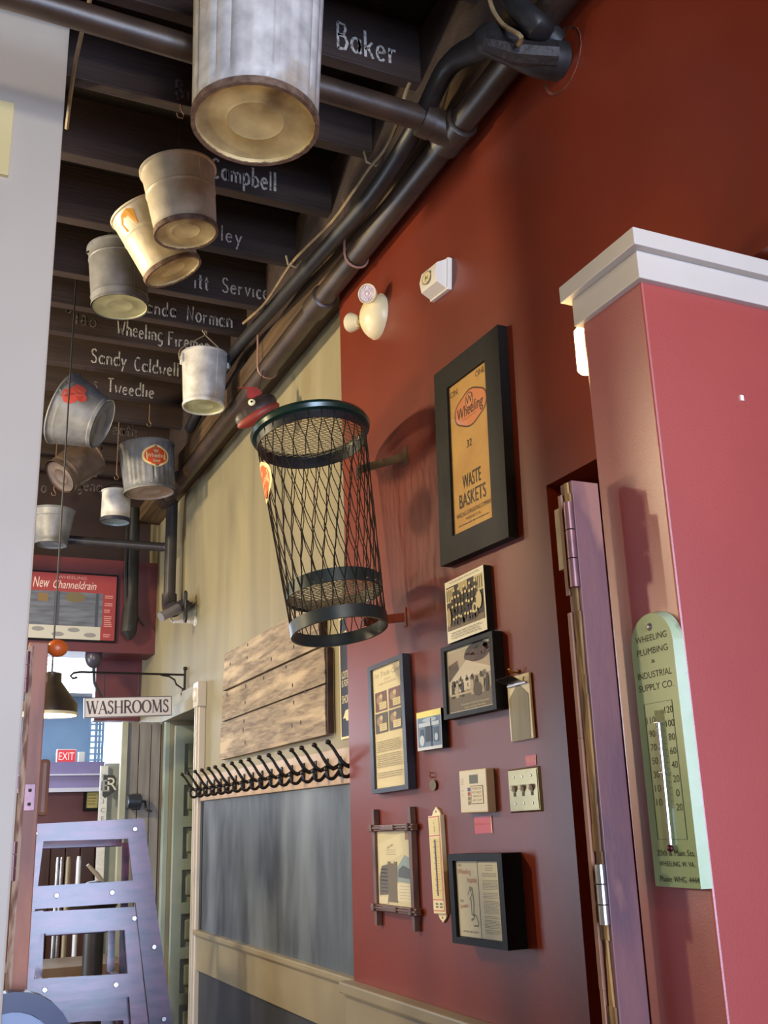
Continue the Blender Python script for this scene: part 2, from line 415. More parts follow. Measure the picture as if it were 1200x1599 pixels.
def hand(pr, s, u, v, h, col, w=0.09, sx=1.0, align='l', jit=0.03, gap=.16, fit=None):
    if fit: sx = fit / (sum(GL[c][0] + gap for c in s) * h - gap*h)
    tot = sum(GL[c][0] + gap for c in s) * h * sx
    if align == 'c': u -= tot / 2
    for c in s:
        g = GL[c]; dv = random.uniform(-jit, jit) * h; sc = h * random.uniform(.95, 1.05)
        for st in g[1]: pr.stroke([(u + p[0]*sc*sx, v + dv + p[1]*sc) for p in st], h*w*random.uniform(.85, 1.2), col)
        u += (g[0] + gap) * h * sx
    return pr
# ------------------------------------------------------------------ structure
XR, XC, XP = 1.36, 1.42, 1.10       # red wall, cream hallway wall, end face of the partition
ZT = 4.03
def boxes(name, m, lst, parent=None, b=0.0):
    o = MB()
    for lo, hi in lst: o.box(lo, hi, b)
    return o.build(name, m, parent, fix=False)
struct(boxes('floor', FLOORM, [((-4, -3, -.05), (2.8, 11.2, 0))]))
struct(boxes('wall_right', RED, [((XR, 1.985, 0), (1.66, 3.27, ZT)), ((XR, -3, 2.49), (1.66, 1.44, ZT)), ((1.41, -3, 0), (1.66, 1.44, 2.49)), ((XR, 1.44, 2.268), (1.66, 1.985, ZT)), ((1.66, 1.3, 0), (1.7, 2.1, 2.3))]))
struct(boxes('wall_hallway', CREAM, [((XC, 3.27, 0), (1.6, 5.45, ZT)), ((XC, 5.45, 2.11), (1.6, 6.17, ZT)), ((XC, 6.17, 0), (1.6, 7.2, ZT))]))
struct(boxes('wall_left', CREAM, [((-4.1, -3, 0), (-4, 11.2, ZT))]))
struct(boxes('wall_front', CREAM, [((-4, -3.1, 0), (-.65, -3, ZT)), ((1.7, -3.1, 0), (2.8, -3, ZT)), ((-.65, -3.1, 0), (1.7, -3, .5)), ((-.65, -3.1, 2.9), (1.7, -3, ZT))]))
# partition with its cap
pt = MB().box((XP, 1.265, 0), (1.41, 1.44, 2.44), 0.004).build('wall_partition', REDB)
struct(pt)
sp = onY(1158, 622, 1.265)
MB().box((sp.x - .0035, 1.262, sp.z - .005), (sp.x + .0035, 1.266, sp.z + .005)).build('bare_plaster_chip', ink(240, 236, 230), pt)
tr = MB().box((XP - .012, 1.253, 2.392), (1.41, 1.452, 2.446), 0.002)
tr = tr.build('trim_1', WHITE_TRIM); struct(tr)
MB().box((XP - .028, 1.237, 2.446), (1.41, 1.468, 2.48), 0.002).build('cap_moulding', WHITE_TRIM, tr)
# pale column at the left
cl = MB().box((-.12, 2.7, 0), (.2535, 2.95, ZT), 0.006).build('wall_column', COLUMN); struct(cl)
# red wall base rail with wainscot under it
z0 = 1.02
r1 = boxes('trim_2', TAUPE, [((1.33, 1.99, 0.0), (1.362, 3.272, .985))]); struct(r1)
MB().box((1.312, 1.99, .985), (1.362, 3.285, 1.02), .006).build('rail_cap', TAUPE, r1)
# hallway chair rail
c1 = boxes('trim_3', TAUPE, [((1.395, 3.28, .83), (XC, 5.44, .995))]); struct(c1)
MB().box((1.378, 3.28, .99), (XC, 5.44, 1.015), .006).build('rail_nosing', TAUPE, c1)
# end of the hallway: maroon beam, dark wall above it, piece of wall under it
bm_ = boxes('trim_4', MAROON, [((-4, 6.68, 2.59), (XC, 6.95, 3.2))]); struct(bm_)
struct(boxes('wall_end', mat('dark_brown_end_wall', rgb(52, 36, 38), rgb(42, 30, 32), rough=.7, scale=4), [((-4, 6.95, 3.2), (XC, 7.1, ZT))]))
xa = onY(150, 1060, 7.08).x
struct(boxes('wall_end_column', MAROON, [((xa, 7.08, 2.2), (XC, 7.2, 3.2))]))
YG = 6.25
q = boxes('wall_end_lower', WAINS, [((onY(190, 1200, YG).x, YG + .005, 0), (XC, YG + .06, 2.10))]); struct(q)
xs = [onY(p, 1200, YG).x for p in (186, 197, 215, 234, 249)]
for i in range(4):
    MB().box((xs[i] + .002, YG - .02 - (.02 if i == 0 else 0), 0), (xs[i+1] - .002, YG + .005, 2.11), .003).build('board', WAINS if i else mat('greenish_white_casing', rgb(170, 172, 150), rgb(150, 152, 134), scale=6), q)
MB().box((xs[4] + .002, YG - .03, 0), (XC - .003, YG + .005, 2.11), .003).build('board', mat('brown_stained_board', rgb(104, 90, 70), rgb(86, 74, 58), scale=5, stretch=(6, 1, .5)), q)
# washroom door: casing, header, corner block, open door leaf
dz = 2.11
cs = MB()
cs.box((1.385, 5.37, 0), (XC, 5.45, dz), .004).box((1.375, 5.385, 0), (1.39, 5.40, dz)).box((1.375, 5.42, 0), (1.39, 5.435, dz))
cs = cs.build('trim_5', WHITE_TRIM); struct(cs)
MB().box((1.372, 5.36, dz), (XC, 5.46, dz + .13), .004).build('corner_block', WHITE_TRIM, cs)
rb = MB().lathe([(0, .004), (.02, .006), (.026, 0), (.036, .006), (.04, 0)], 20)
rb.xf(Matrix.Translation((1.372, 5.41, dz + .065)) @ Matrix.Rotation(-PI/2, 4, 'Y')).build('rosette', WHITE_TRIM, cs, True)
MB().box((1.38, 5.46, dz), (XC, 6.3, dz + .065), .004).build('header_board', CREAM, cs)
MB().box((1.39, 5.46, dz + .068), (XC, 6.3, dz + .13), .004).build('header_board', CREAM, cs)
MB().box((1.39, 6.17, 0), (XC, 6.25, dz), .004).build('far_casing', GREYDOOR, cs)
dr = MB()
dx0, dx1, dy = 1.44, 2.14, 6.115
dr.box((dx0, dy, 0.01), (dx0 + .055, dy + .04, 2.08)).box((dx1 - .1, dy, .01), (dx1, dy + .04, 2.08))
dr.box((dx0 + .055, dy + .025, .01), (dx1 - .1, dy + .035, 2.08))
zz = 2.08; rows = []
dr.box((dx0 + .055, dy, 1.975), (dx1 - .1, dy + .04, 2.08))
for i in range(8):
    zb = 1.975 - .235 * (i + 1)
    dr.box((dx0 + .055, dy, zb), (dx1 - .1, dy + .04, zb + .06)); rows.append((zb + .06, zb + .235))
d3 = dr.build('door_3', GREYDOOR); struct(d3)
for a, b in rows:
    MB().box((dx0 + .08, dy + .012, a + .035), (dx1 - .145, dy + .03, b - .035), .009).build('panel', GREYDOOR, d3)
struct(boxes('wall_washroom', mat('washroom_wall', rgb(120, 116, 104)), [((2.5, 5, 0), (2.6, 7.2, 2.6)), ((1.6, 5.0, 0), (2.5, 5.05, 2.6)), ((1.6, 7.15, 0), (2.5, 7.2, 2.6)), ((1.6, 5, 2.55), (2.6, 7.2, 2.6))]))

# ceiling: dark deck with joists running across, chalk names on them
ce = boxes('ceiling', DECK, [((-4.1, -3.1, ZT), (2.8, 7.1, ZT + .1))]); struct(ce)
JB = 3.79
JY = [.45, .85, 1.25, 1.65, 2.05, 2.455, 2.847, 3.245, 3.653, 4.07, 4.37, 4.65, 4.99, 5.33, 5.67, 6.02, 6.37, 6.66]
names = {2.455: [('Baker', 527, 74, .098, CHALK, 620, 0)], 2.847: [('B', 274, 153, .075, FAINT, 287, 0), ('i', 292, 157, .07, FAINT, 296, 0)],
 3.245: [('Campbell', 330, 276, .082, CHALK, 432, 0)], 3.653: [('ley', 345, 375, .072, CHALK, 378, 0)],
 4.07: [('itt', 303, 449, .076, CHALK, 326, 0), ('Service', 347, 455, .076, CHALK, 420, 0)],
 4.37: [('anda', 229, 488, .076, CHALK, 275, 0), ('Norman', 292, 500, .08, CHALK, 363, 0)],
 4.65: [('*', 101, 496, .06, FAINT, 113, 0), ('18o', 117, 506, .07, FAINT, 151, 0), ('Wheeling', 183, 522, .078, CHALK, 254, 0), ('Firemen', 263, 539, .074, CHALK, 328, 0)],
 4.99: [('Sandy', 142, 565, .08, CHALK, 197, 0), ('Caldwell', 210, 578, .078, CHALK, 279, 0)],
 5.33: [('s', 146, 606, .07, FAINT, 152, 0), ('Tweedlie', 168, 612, .078, CHALK, 240, 0)],
 6.02: [('reath', 166, 676, .08, FAINT, 214, 0)], 6.37: [('ena', 138, 703, .08, FAINT, 160, 0), ('e', 145, 744, .08, FAINT, 153, 0)],
 6.66: [('o', 64, 768, .08, FAINT, 72, 0), ('magena', 97, 762, .085, FAINT, 158, 0)]}
for y in JY:
    w = random.uniform(.022, .026)
    j = MB().box((-3.95, y, JB - random.uniform(0, .01)), (XR - .002, y + 2*w, ZT), .004).build('joist', JOIST, ce)
    if y in names:
        pr = Print()
        for s, px, py, h, m, x1, sl in names[y]:
            p = onY(px, py, y - .002); p2 = onY(x1, py + (x1 - px)*.3, y - .002)
            hand(pr, s, p.x, p.z, h, m, .10, fit=p2.x - p.x)
        o = pr.build('chalk_lettering', j, 0, lambda u, v, o, y=y: (u, y - .0012 - o, v))
# ledger beam on the wall under the joists, second lower strip
lb = MB().box((1.272, -.5, 3.465), (XR, 3.27, 3.56), .005).box((1.272, 3.27, 3.465), (XC, 6.68, 3.56), .005)
lb = lb.build('trim_6', LEDGER); struct(lb)
MB().box((1.325, -.5, 3.56), (XR + .05, 6.68, 4.0), .004).build('lower_strip', JOIST, lb)

# far room behind the beam
fz = onY(125, 1088, 11.0).z
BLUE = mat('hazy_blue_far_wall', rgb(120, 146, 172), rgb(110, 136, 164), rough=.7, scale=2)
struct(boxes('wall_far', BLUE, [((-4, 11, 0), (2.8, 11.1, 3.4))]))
struct(boxes('wall_far_right', mat('pale_far_wall', rgb(170, 168, 160)), [((2.7, 7.2, 0), (2.8, 11, 3.4))]))
ct = boxes('ceiling_far', mat('ceiling_grid', rgb(170, 172, 170)), [((-4, 7.1, fz), (2.8, 11, fz + .08))]); struct(ct)
tm = mat('white_ceiling_tile', rgb(214, 214, 208), rgb(200, 200, 196), scale=12)
for iy in range(4):
    for ix in range(5):
        MB().box((-.4 + ix*.6, 8.5 + iy*.6, fz - .012), (-.4 + ix*.6 + .575, 8.5 + iy*.6 + .575, fz)).build('tile', tm, ct)
# ------------------------------------------------------------------ buckets hung from the joists
def axis_mtx(pb, pt):
    z = (pt - pb).normalized(); x = V((1, 0, 0)); x = (x - z * x.dot(z)).normalized(); y = z.cross(x)
    m = Matrix((x, y, z)).transposed().to_4x4(); m.translation = pb; return m
SCALLOP = lambda a: 1 + .03 * math.cos(4*a) - .022*math.cos(6*a) + .015*math.cos(2*a)
def oval_logo(s, damaged=False, w1='Wheeling', edge=(232, 206, 140), body=(206, 78, 36), txt=(240, 214, 160)):
    """scalloped oval trade sticker, width 1.0 by height 0.8 scaled by s"""
    p = Print()
    p.disc(0, 0, .5*s, .4*s, edge, 40, f=SCALLOP); p.disc(0, 0, .42*s, .325*s, body, 40, f=SCALLOP)
    p.text('W', 0, .11*s, .13*s, txt); p.text(w1, 0, -.07*s, .17*s, txt, w=.68*s)
    p.text('Steel', 0, -.23*s, .10*s, txt)
    return p
def bucket(kind, label, bot, top, rb, rt, Y, m, mb, ribs=0, bands=(.62,), handle=None, hook=None, group=None, foot=.015, name='bucket', rim=.006, decal=None, rimm=None, Yt=None, ears=False, seam=True, topw=None):
    """bot/top: picture positions of the base centre and of the rim centre; both at depth Y (Yt for the rim)"""
    pb = onY(bot[0], bot[1], Y); pt = onY(top[0], top[1], Yt or Y)
    H = (pt - pb).length
    t = thing(name, label, kind, pb, group=group); Mx = axis_mtx(V((0, 0, 0)), pt - pb)
    R = lambda z: rb + (rt - rb) * z / H
    N = 96 if ribs else 40
    prof = [(R(0) + foot*.25, 0), (R(foot) + foot*.25, foot), (R(foot*1.3), foot*1.4)]
    zs = set([H * i / 14 for i in range(1, 14)])
    for b in bands: zs |= {H*b - .006, H*b, H*b + .006}
    for z in sorted(z for z in zs if foot*2 < z < H - .01):
        q = R(z) + sum(.0022 for b in bands if abs(z - H*b) < .001)
        prof.append((q, z))
    prof += [(R(H), H - rim*1.5), (R(H) + rim, H - rim), (R(H) + rim, H), (R(H) - .001, H), (R(H) - .004, H - rim*2)]
    prof += [(R(z) - .004, z) for z in (H*.7, H*.35, foot*2)]
    nr = len(prof)
    def mod(a, i):
        z = prof[i][1]
        if ribs and foot*2.2 < z < H*.88 and i < nr - 4: return 1 + .045 * (min(1, 1.5*abs(math.cos(a * ribs / 2))) - .6)
        return 1.0
    MB().lathe(prof, N, mod).xf(Mx).build('body', m, t, True)
    bp = [(0, foot*.9), (R(0)*.42, foot*.9), (R(0)*.46, foot*.75), (R(0)*.5, foot*.9), (R(0)*.86, foot*.8), (R(0)*.95, foot*.55), (R(0)*.97, .001)]
    MB().lathe(bp, 40).xf(Mx).build('base', mb, t, True)
    if rimm: MB().lathe([(R(0)+foot*.3, -.001), (R(0)*.965, -.001), (R(0)*.965, foot), (R(foot)+foot*.3, foot)], 64, lambda a, i: 1 + .004*random.uniform(-1, 1), closed=True).xf(Mx).build('base_rim', rimm, t, True)
    if seam:
        a = -PI/2 + .35
        MB().tube([((R(z)+.001)*math.cos(a), (R(z)+.001)*math.sin(a), z) for z in (foot*2, H*.5, H-.014)], .0024, 6).xf(Mx).build('seam', m, t)
    if handle is not None:
        # wire bail: from ear to ear, leaning by the given apex (local)
        a = V(handle); e0 = V((-R(H) - .008, 0, H - .03)); e1 = V((R(H) + .008, 0, H - .03))
        pts = []
        for i in range(17):
            k = i / 16; b0 = e0.lerp(a, min(1, 2*k)) if k < .5 else a.lerp(e1, 2*k - 1)
            bow = math.sin(2*PI*k if k < .5 else 2*PI*(k-.5)) * .0
            pts.append(b0)
        if handle[2] - H < .9 * rt:   # rounded
            pts = [V((-(R(H)+.008) * math.cos(PI*i/16), a.y * math.sin(PI*i/16), H - .03 + (a.z - H + .03) * math.sin(PI*i/16))) for i in range(17)]
        if ears:
            a0 = R(H) + .012
            pts = smooth([V((-a0, 0, H - .04)), V((-a0 - .002, 0, H + .005)), V((-a0*.72, 0, H + .045)), V((-.006, 0, a.z - .02)), V((.006, 0, a.z - .002)), V((0, 0, a.z + .006)), V((-.006, 0, a.z - .002)), V((.006, 0, a.z - .02)), V((a0*.6, 0, H + .05)), V((a0 + .002, 0, H - .01)), V((a0, 0, H - .05))], 4)
        MB().tube(pts, .0034, 6).xf(Mx).build('handle', WIRE if not ears else mat('tan_wire', rgb(140, 124, 98), rough=.5), t, True)
    if ears:
        for s in (-1, 1):
            MB().box((s*(R(H) + .001) - .006, -.022, H - .055), (s*(R(H) + .001) + .006, .022, H - .012), .003).xf(Mx).build('ear', m, t)
    if hook is not None:
        hp = onY(hook[0], hook[1], Y) - pb
        hp2 = V((hp.x, hp.y, 3.80 - pb.z))
        lowp = Mx @ (V(handle) if handle is not None else V((0, 0, H - .002)))
        MB().tube([hp2, hp + V((0, 0, .02)), hp + V((.012, 0, .0)), hp + V((.008, 0, -.014)), hp + V((-.008, 0, -.014)), hp + V((-.012, 0, 0))], .0025, 6).build('hook', mat('hook_wire', rgb(150, 120, 100), rough=.5, metal=.4), t, True)
        MB().tube([hp + V((0, 0, -.012)), lowp], .0012, 5).build('hanging_wire', WIRE, t)
        if handle is None:   # bridle across the rim
            MB().tube([Mx @ V((-R(H), 0, H - .01)), lowp, Mx @ V((R(H), 0, H - .01))], .0016, 5).build('bridle_wire', WIRE, t)
    if decal:
        p, a0, zc = decal
        def fm(u, v, o):
            z = zc + v; r = R(z) * (1 + (.013 if ribs else 0)) + .0015 + o; a = a0 + u / R(zc)
            return Mx @ V((r*math.cos(a), r*math.sin(a), z))
        p.build('sticker', t, fmap=fm)
    return t, Mx, H, R
G = 'galvanised buckets and bins hung from the ceiling'
# nearest ribbed bin, its upper part above the picture
bucket('bin', 'large ribbed galvanised bin with rusty base, nearest of those hanging from the ceiling', (399, 197), (408, -95), .149, .166, 2.02, GALV_L, RUSTB, ribs=26, bands=(), group=G, name='ribbed_bin', foot=.018, rimm=RUSTRIM, seam=False)
bucket('bucket', 'warm grey galvanised bucket with round yellowed base, hanging just below the nearest bin', (291, 366), (278, 268), .0485*2, .118, 2.85, GALV_W, RUSTB, hook=(282, 178), group=G, rimm=RUSTRIM)
bucket('bucket', 'yellowish bucket with an orange patch near its rim, hanging half behind another bucket', (271, 425), (226, 330), .103, .124, 3.245, GALV_W, RUSTB, hook=(240, 290), group=G, rimm=RUSTRIM,
       decal=(Print().poly([(-.03, -.035), (.028, -.03), (.034, .02), (.01, .034), (-.02, .026), (-.038, .0)], (196, 138, 48)), -2.55, .20))
bucket('bucket', 'dull blue-grey bucket with thin arched handle and olive base', (187, 480), (186, 392), .108, .119, 3.70, GALV_D, ZINCB, bands=(.15, .8), handle=(0, .0, .36), group=G, foot=.008, hook=(186, 352))
bucket('bucket', 'narrow pale grey pail with wire bail pinched into a top ring', (318, 636), (320, 556), .0955, .108, 4.40, GALV_L, ZINCB, bands=(), handle=(0, 0, .39), hook=(320, 515), group=G, ears=True, rimm=GALV_L, foot=.012)
# tub on its side and the brown bucket behind it
t, Mx, H, R = bucket('tub', 'grey washtub on its side with a red paint patch and wire handles', (160, 662), (100, 638), .128, .188, 4.95, GALV_D, GALV_D, bands=(.12, .82), group=G, name='washtub', seam=False, Yt=5.02,
       decal=(Print().disc(-.028, .018, .045, .04, (176, 70, 58), 9).disc(.022, .0, .04, .035, (188, 84, 70), 8).disc(-.01, -.03, .028, .026, (168, 64, 54), 7), -2.0, .13))
for s, a in ((1, 1.05), (1, -2.1)):
    c = V((math.cos(a) * (R(H)), math.sin(a) * R(H), H - .03)); tn = V((-math.sin(a), math.cos(a), 0)); o = V((math.cos(a), math.sin(a), 0))
    MB().tube([c - tn*.04, c - tn*.035 + o*.04, c + tn*.035 + o*.04, c + tn*.04], .004, 6).xf(Mx).build('side_handle', STEEL, t, True)
hw = onY(134, 578, 5.0) - t.location
MB().tube([hw + V((0, 0, .0)), V((hw.x, hw.y, 3.8 - t.location.z))], .002, 5).build('hanging_wire', WIRE, t)
t, Mx, H, R = bucket('bucket', 'tarnished brown bucket hanging tilted below the washtub', (93, 745), (139, 712), .095, .108, 5.36, GALV_B, GALV_B, bands=(.2,), group=G, seam=False, Yt=5.42)
q_ = Mx @ V((0, 0, H))
MB().tube([q_, V((q_.x, q_.y, 3.8 - t.location.z))], .0016, 5).build('hanging_wire', WIRE, t)
bucket('bin', 'dark ribbed bin with an oval orange sticker on its side', (234, 770), (229, 697), .135, .149, 5.42, GALV_D, mat('tan_bin_base', rgb(150, 128, 108), rgb(126, 106, 90), rough=.5, scale=8), ribs=26, bands=(), hook=(233, 662), group=G, name='ribbed_bin', seam=False, decal=(oval_logo(.15), -1.46, .17))
bucket('tin', 'small grey tin with dark bottom band, hanging beside the stickered bin', (180, 816), (182, 768), .081, .080, 5.72, GALV_L, mat('pale_blue_tin_base', rgb(132, 146, 148), rough=.4, metal=.3), bands=(), hook=(182, 745), group=G, name='hanging_tin', seam=False, foot=.02, rimm=mat('dark_blue_band', rgb(34, 36, 52), rough=.5), handle=(0, 0, .23))
bucket('bucket', 'grey bucket lowest of all, hanging by the pale column behind the lamp cord', (80, 851), (84, 798), .088, .120, 5.96, GALV_D, GALV_D, bands=(.75,), hook=(84, 770), group=G, seam=False)

# ------------------------------------------------------------------ pipes and cables
def pipe_pts(lst): return [V(p) for p in lst]
PX_, PZ_ = 1.297, 3.425
t = thing('drain_pipe', 'long dark brown pipe running along the top of the red wall', 'pipe', (PX_, 3, PZ_))
o = V((PX_, 3, PZ_))
MB().tube([V((PX_, -.5, PZ_ + .0)) - o, V((PX_, 3.2, PZ_)) - o, V((PX_, 5.95, PZ_ - .02)) - o], .040, 16).build('pipe_run', PIPE, t, True)
MB().cyl((0, 2.85, -.02), (0, 2.97, -.02), .046).build('end_elbow', PIPE, t, True)
for y in (2.22, 3.32, 5.6):
    MB().tube([(0, y-3-.06, 0), (0, y-3-.055, 0), (0, y-3+.055, 0), (0, y-3+.06, 0)], [.041, .05, .05, .041], 18).build('coupling', PIPE, t, True)
tee = MB().tube([(0, 2.22-3, 0), (-.10, 2.22-3, .02)], [.05, .046], 18).tube([(-.07, 2.22-3, .015), (-.105, 2.22-3, .022)], [.052, .052], 18)
tee.build('tee_fitting', PIPE, t, True)
MB().tube([(-.10, 2.22-3, .021), (-1.2, 2.22-3, .05), (-4.8, 2.22-3, .06)], .036, 14).build('branch_pipe', PIPE, t, True)
for px, py in ((556, 375), (418, 560)):
    p = onX(px, py, PX_) - o
    pts = [(0 - .045, p.y, .22), (-.045, p.y, .0)] + [(-.045*math.cos(PI*i/8), p.y, -.045*math.sin(PI*i/8)) for i in range(9)] + [(.045, p.y, .03)]
    MB().tube(pts, .0045, 6).build('hanger_hook', mat('pinkish_hook', rgb(150, 110, 92), rough=.5), t, True)
# stack pipe at the end of the hallway with elbow
a = onX(271, 800, 1.34); b = onX(271, 938, 1.34)
t = thing('vent_pipe', 'dark grey pipe dropping down the cream wall to an elbow', 'pipe', (1.34, 5.95, 2.72))
o = V((1.34, 5.95, 2.72))
MB().tube([V((1.34, 5.95, 3.41)) - o, V((1.34, 5.95, 2.80)) - o, V((1.34, 5.945, 2.76)) - o, V((1.34, 5.92, 2.735)) - o, V((1.345, 5.88, 2.72)) - o, V((1.35, 5.62, 2.70)) - o], .036, 14).build('pipe_run', PIPED, t, True)
MB().tube([(0, .005, .11), (0, 0, .05), (0, -.03, .015), (0, -.08, 0), (0, -.12, -.005)], .045, 14).build('elbow', PIPED, t, True)
MB().tube([(.01, -.33, -.02), (.01, -.345, .04), (.01, -.36, .05), (.01, -.375, .04), (.01, -.36, -.1), (.01, -.37, -.12), (.01, -.385, -.1), (.01, -.38, 0), (.03, -.41, -.03)], .009, 6).build('cable_loop', BLACKRUB, t, True)
t = tag(MB().tube([(-3.9, 6.02, 3.13), (1.30, 6.0, 3.13), (1.345, 5.955, 3.13)], .028, 12).build('cross_pipe', PIPED, None, True), 'dark horizontal pipe crossing below the ceiling in front of the maroon beam', 'pipe')
# black cable bundle out of the wall hole, along the joists
hb = onX(868, 92, XR - .02)
def zp(x, y, z=3.70): return onZ(x, y, z)
t = thing('cable_bundle', 'thick black cable bundle coming out of a hole high in the red wall', 'cable', hb)
path = [V((XR - .002, hb.y, hb.z)), hb + V((-.05, 0.01, .0)), hb + V((-.14, .06, .06)), onX(748, 74, 1.20), onX(700, 104, 1.20), onX(655, 190, 1.20), onX(585, 300, 1.20), onX(512, 385, 1.20), onX(432, 475, 1.215), onX(368, 548, 1.245), onX(322, 622, 1.245), onX(296, 670, 1.245)]
MB().tube(*smooth([p - hb for p in path], 4, [.05, .05, .045, .036, .03, .028, .028, .028, .028, .028, .027, .027]), 10).build('sheath', BLACKRUB, t, True)
MB().tube(*smooth([V((-.002, -.01, .035)), V((-.05, -.02, .06)), onX(838, 40, 1.25) - hb, onX(806, 5, 1.22) - hb, onX(775, -50, 1.20) - hb], 4, [.034, .038, .034, .03, .03]), 10).build('sheath', BLACKRUB, t, True)
MB().tube([V((-.02, -.03, -.02)), V((-.12, .0, -.02)), V((-.18, .04, .02))], [.03, .03, .02], 8).build('frayed_tape', mat('torn_black_tape', rgb(38, 32, 32), rough=.6, c2=rgb(24, 20, 20), scale=40, bump=.6), t, True)
MB().lathe([(.075, 0), (.085, .004), (.085, -.002), (.06, -.002)], 18).xf(Matrix.Translation((.021, 0, 0)) @ Matrix.Rotation(-PI/2, 4, 'Y')).build('wall_hole_edge', mat('rough_hole_edge', rgb(120, 62, 40), rough=.8, c2=rgb(80, 40, 28), scale=30), t)
c0 = onX(634, 148, 1.165)
pts = [onX(x, y, 1.165) for x, y in ((640, 130), (632, 150), (622, 190), (600, 235), (578, 262), (552, 300), (520, 345), (480, 385), (455, 412), (430, 450), (410, 478), (380, 505))]
t = thing('beige_cable', 'thin beige cable curving along the black bundle under the joists', 'cable', c0)
MB().tube(smooth([p - c0 for p in pts], 3), .0055, 6).build('cable_run', CABLE, t, True)
for x, y in ((578, 252), (455, 412)):
    p = onX(x, y, 1.16) - c0
    MB().tube([p + V((-.02, 0, .03)), p + V((-.012, 0, -.006)), p + V((.02, .0, -.012)), p + V((.04, 0, .02))], .004, 5).build('cable_clip', CABLE, t, True)
pts = smooth([onX(x, y, 1.19) for x, y in ((760, -30), (768, 10), (785, 38), (815, 58))] + [hb + V((-.10, .03, .02)), hb + V((-.05, 0, .055))], 4)
t = tag(MB().tube([p for p in pts], .006, 6).build('beige_cable', CABLE, None, True), 'beige cable looping beside the black bundle at the wall hole', 'cable')
pts = [onZ(x, y, 3.72) for x, y in ((146, -30), (140, 0), (128, 50), (118, 95), (110, 150), (104, 200))]
tag(MB().tube(pts, .007, 6).build('beige_cable', CABLE, None, True), 'beige cable hanging beside the top of the pale column', 'cable')
p = onY(212, 70, 1.9)
# ------------------------------------------------------------------ wire basket on the red wall
bt, bb = V((1.095, 2.90, 2.715)), V((1.142, 2.80, 2.045))
t = thing('wire_basket', 'tall tapered expanded-metal waste basket with green rim, mounted high on the red wall', 'basket', bb)
Mx = axis_mtx(V((0, 0, 0)), bt - bb); H = (bt - bb).length
RB, RT = .142, .178
BANDM = mat('dark_grey_green_band', rgb(58, 64, 60), rgb(46, 52, 48), rough=.38, metal=.3, scale=12)
Rz = lambda z: RB + (RT - RB) * z / H
rim = MB().lathe([(RT - .002, H - .022), (RT + .012, H - .018), (RT + .017, H - .006), (RT + .012, H + .006), (RT, H + .006), (RT - .006, H - .004)], 56, closed=True)
rim.xf(Mx).build('rim', GREENMETAL, t, True)
MB().lathe([(RT - .004, H - .05), (RT - .001, H - .05), (RT - .001, H - .012), (RT - .004, H - .012)], 56, closed=True).xf(Mx).build('rim_band', BLACKRUB, t, True)
MB().lathe([(RB - .004, -.004), (RB + .004, -.004), (RB + .006, .034), (RB - .002, .034)], 56, closed=True).xf(Mx).build('foot_band', BANDM, t, True)
zf = H * .19
MB().lathe([(Rz(zf) - .006, zf - .02), (Rz(zf) - .002, zf - .02), (Rz(zf) - .001, zf + .02), (Rz(zf) - .006, zf + .02)], 56, closed=True).xf(Mx).build('floor_band', BANDM, t, True)
wm = MB(); NW = 27
for d in (1, -1):
    for i in range(NW):
        a0 = 2*PI*i/NW; pts = []
        rows = 7
        for k in range(rows*2 + 1):
            z = .02 + (H - .04) * k / (rows*2)
            saw = (k/2 + (.17 if k % 2 else 0)*d*0) * (2*PI/NW) / 2
            wob = .012 * math.sin(PI * k) + (.10 * (2*PI/NW) * (1 if k % 2 else 0))
            a = a0 + d * (saw + wob); pts.append((Rz(z)*math.cos(a), Rz(z)*math.sin(a), z))
        wm.tube(pts, .0017, 4, caps=False)
o = wm.xf(Mx).build('wire_mesh', WIRE, t, fix=False); o['kind'] = 'stuff'
def mesh_disc(r, z):
    m = MB(); n = int(r / .019)
    for i in range(-n, n + 1):
        for d in (1, -1):
            # zigzag strands across the disc
            y = i * .019; hw = math.sqrt(max(r*r - y*y, 0)); k = int(2*hw / .026)
            if k < 2: continue
            m.tube([(-hw + 2*hw*j/k, y + (.0088 if (j + (d > 0)) % 2 else -.0088), z) for j in range(k + 1)], .0015, 4, caps=False)
    return m
o = mesh_disc(RT - .006, H - .012).xf(Mx).build('lid_mesh', mat('cream_lit_wire', rgb(176, 160, 118), rough=.45, metal=.3), t, fix=False); o['kind'] = 'stuff'  # strands coloured pale cream as if lit, unlike the dark side mesh
o = mesh_disc(Rz(zf) - .006, zf - .012).xf(Mx).build('floor_mesh', mat('cream_lit_wire', rgb(150, 134, 96)), t, fix=False); o['kind'] = 'stuff'
def bfm(u, v, o, zc=H*.735, a0=-3.32):
    z = zc + v; r = Rz(z) + .004 + o; a = a0 + u / Rz(zc)
    return Mx @ V((r*math.cos(a), r*math.sin(a), z))
lg = Print(); lg.disc(0, 0, .068, .066, (244, 214, 150), 40, f=SCALLOP); lg.disc(0, 0, .055, .052, (238, 96, 24), 40, f=SCALLOP)
lg.text('W', 0, .018, .02, (246, 220, 160)); lg.text('Wheeling', 0, -.012, .022, (246, 220, 160), w=.09, rot=.12); lg.text('Steel', 0, -.036, .014, (246, 220, 160), rot=.12)
lg.build('sticker', t, fmap=bfm)
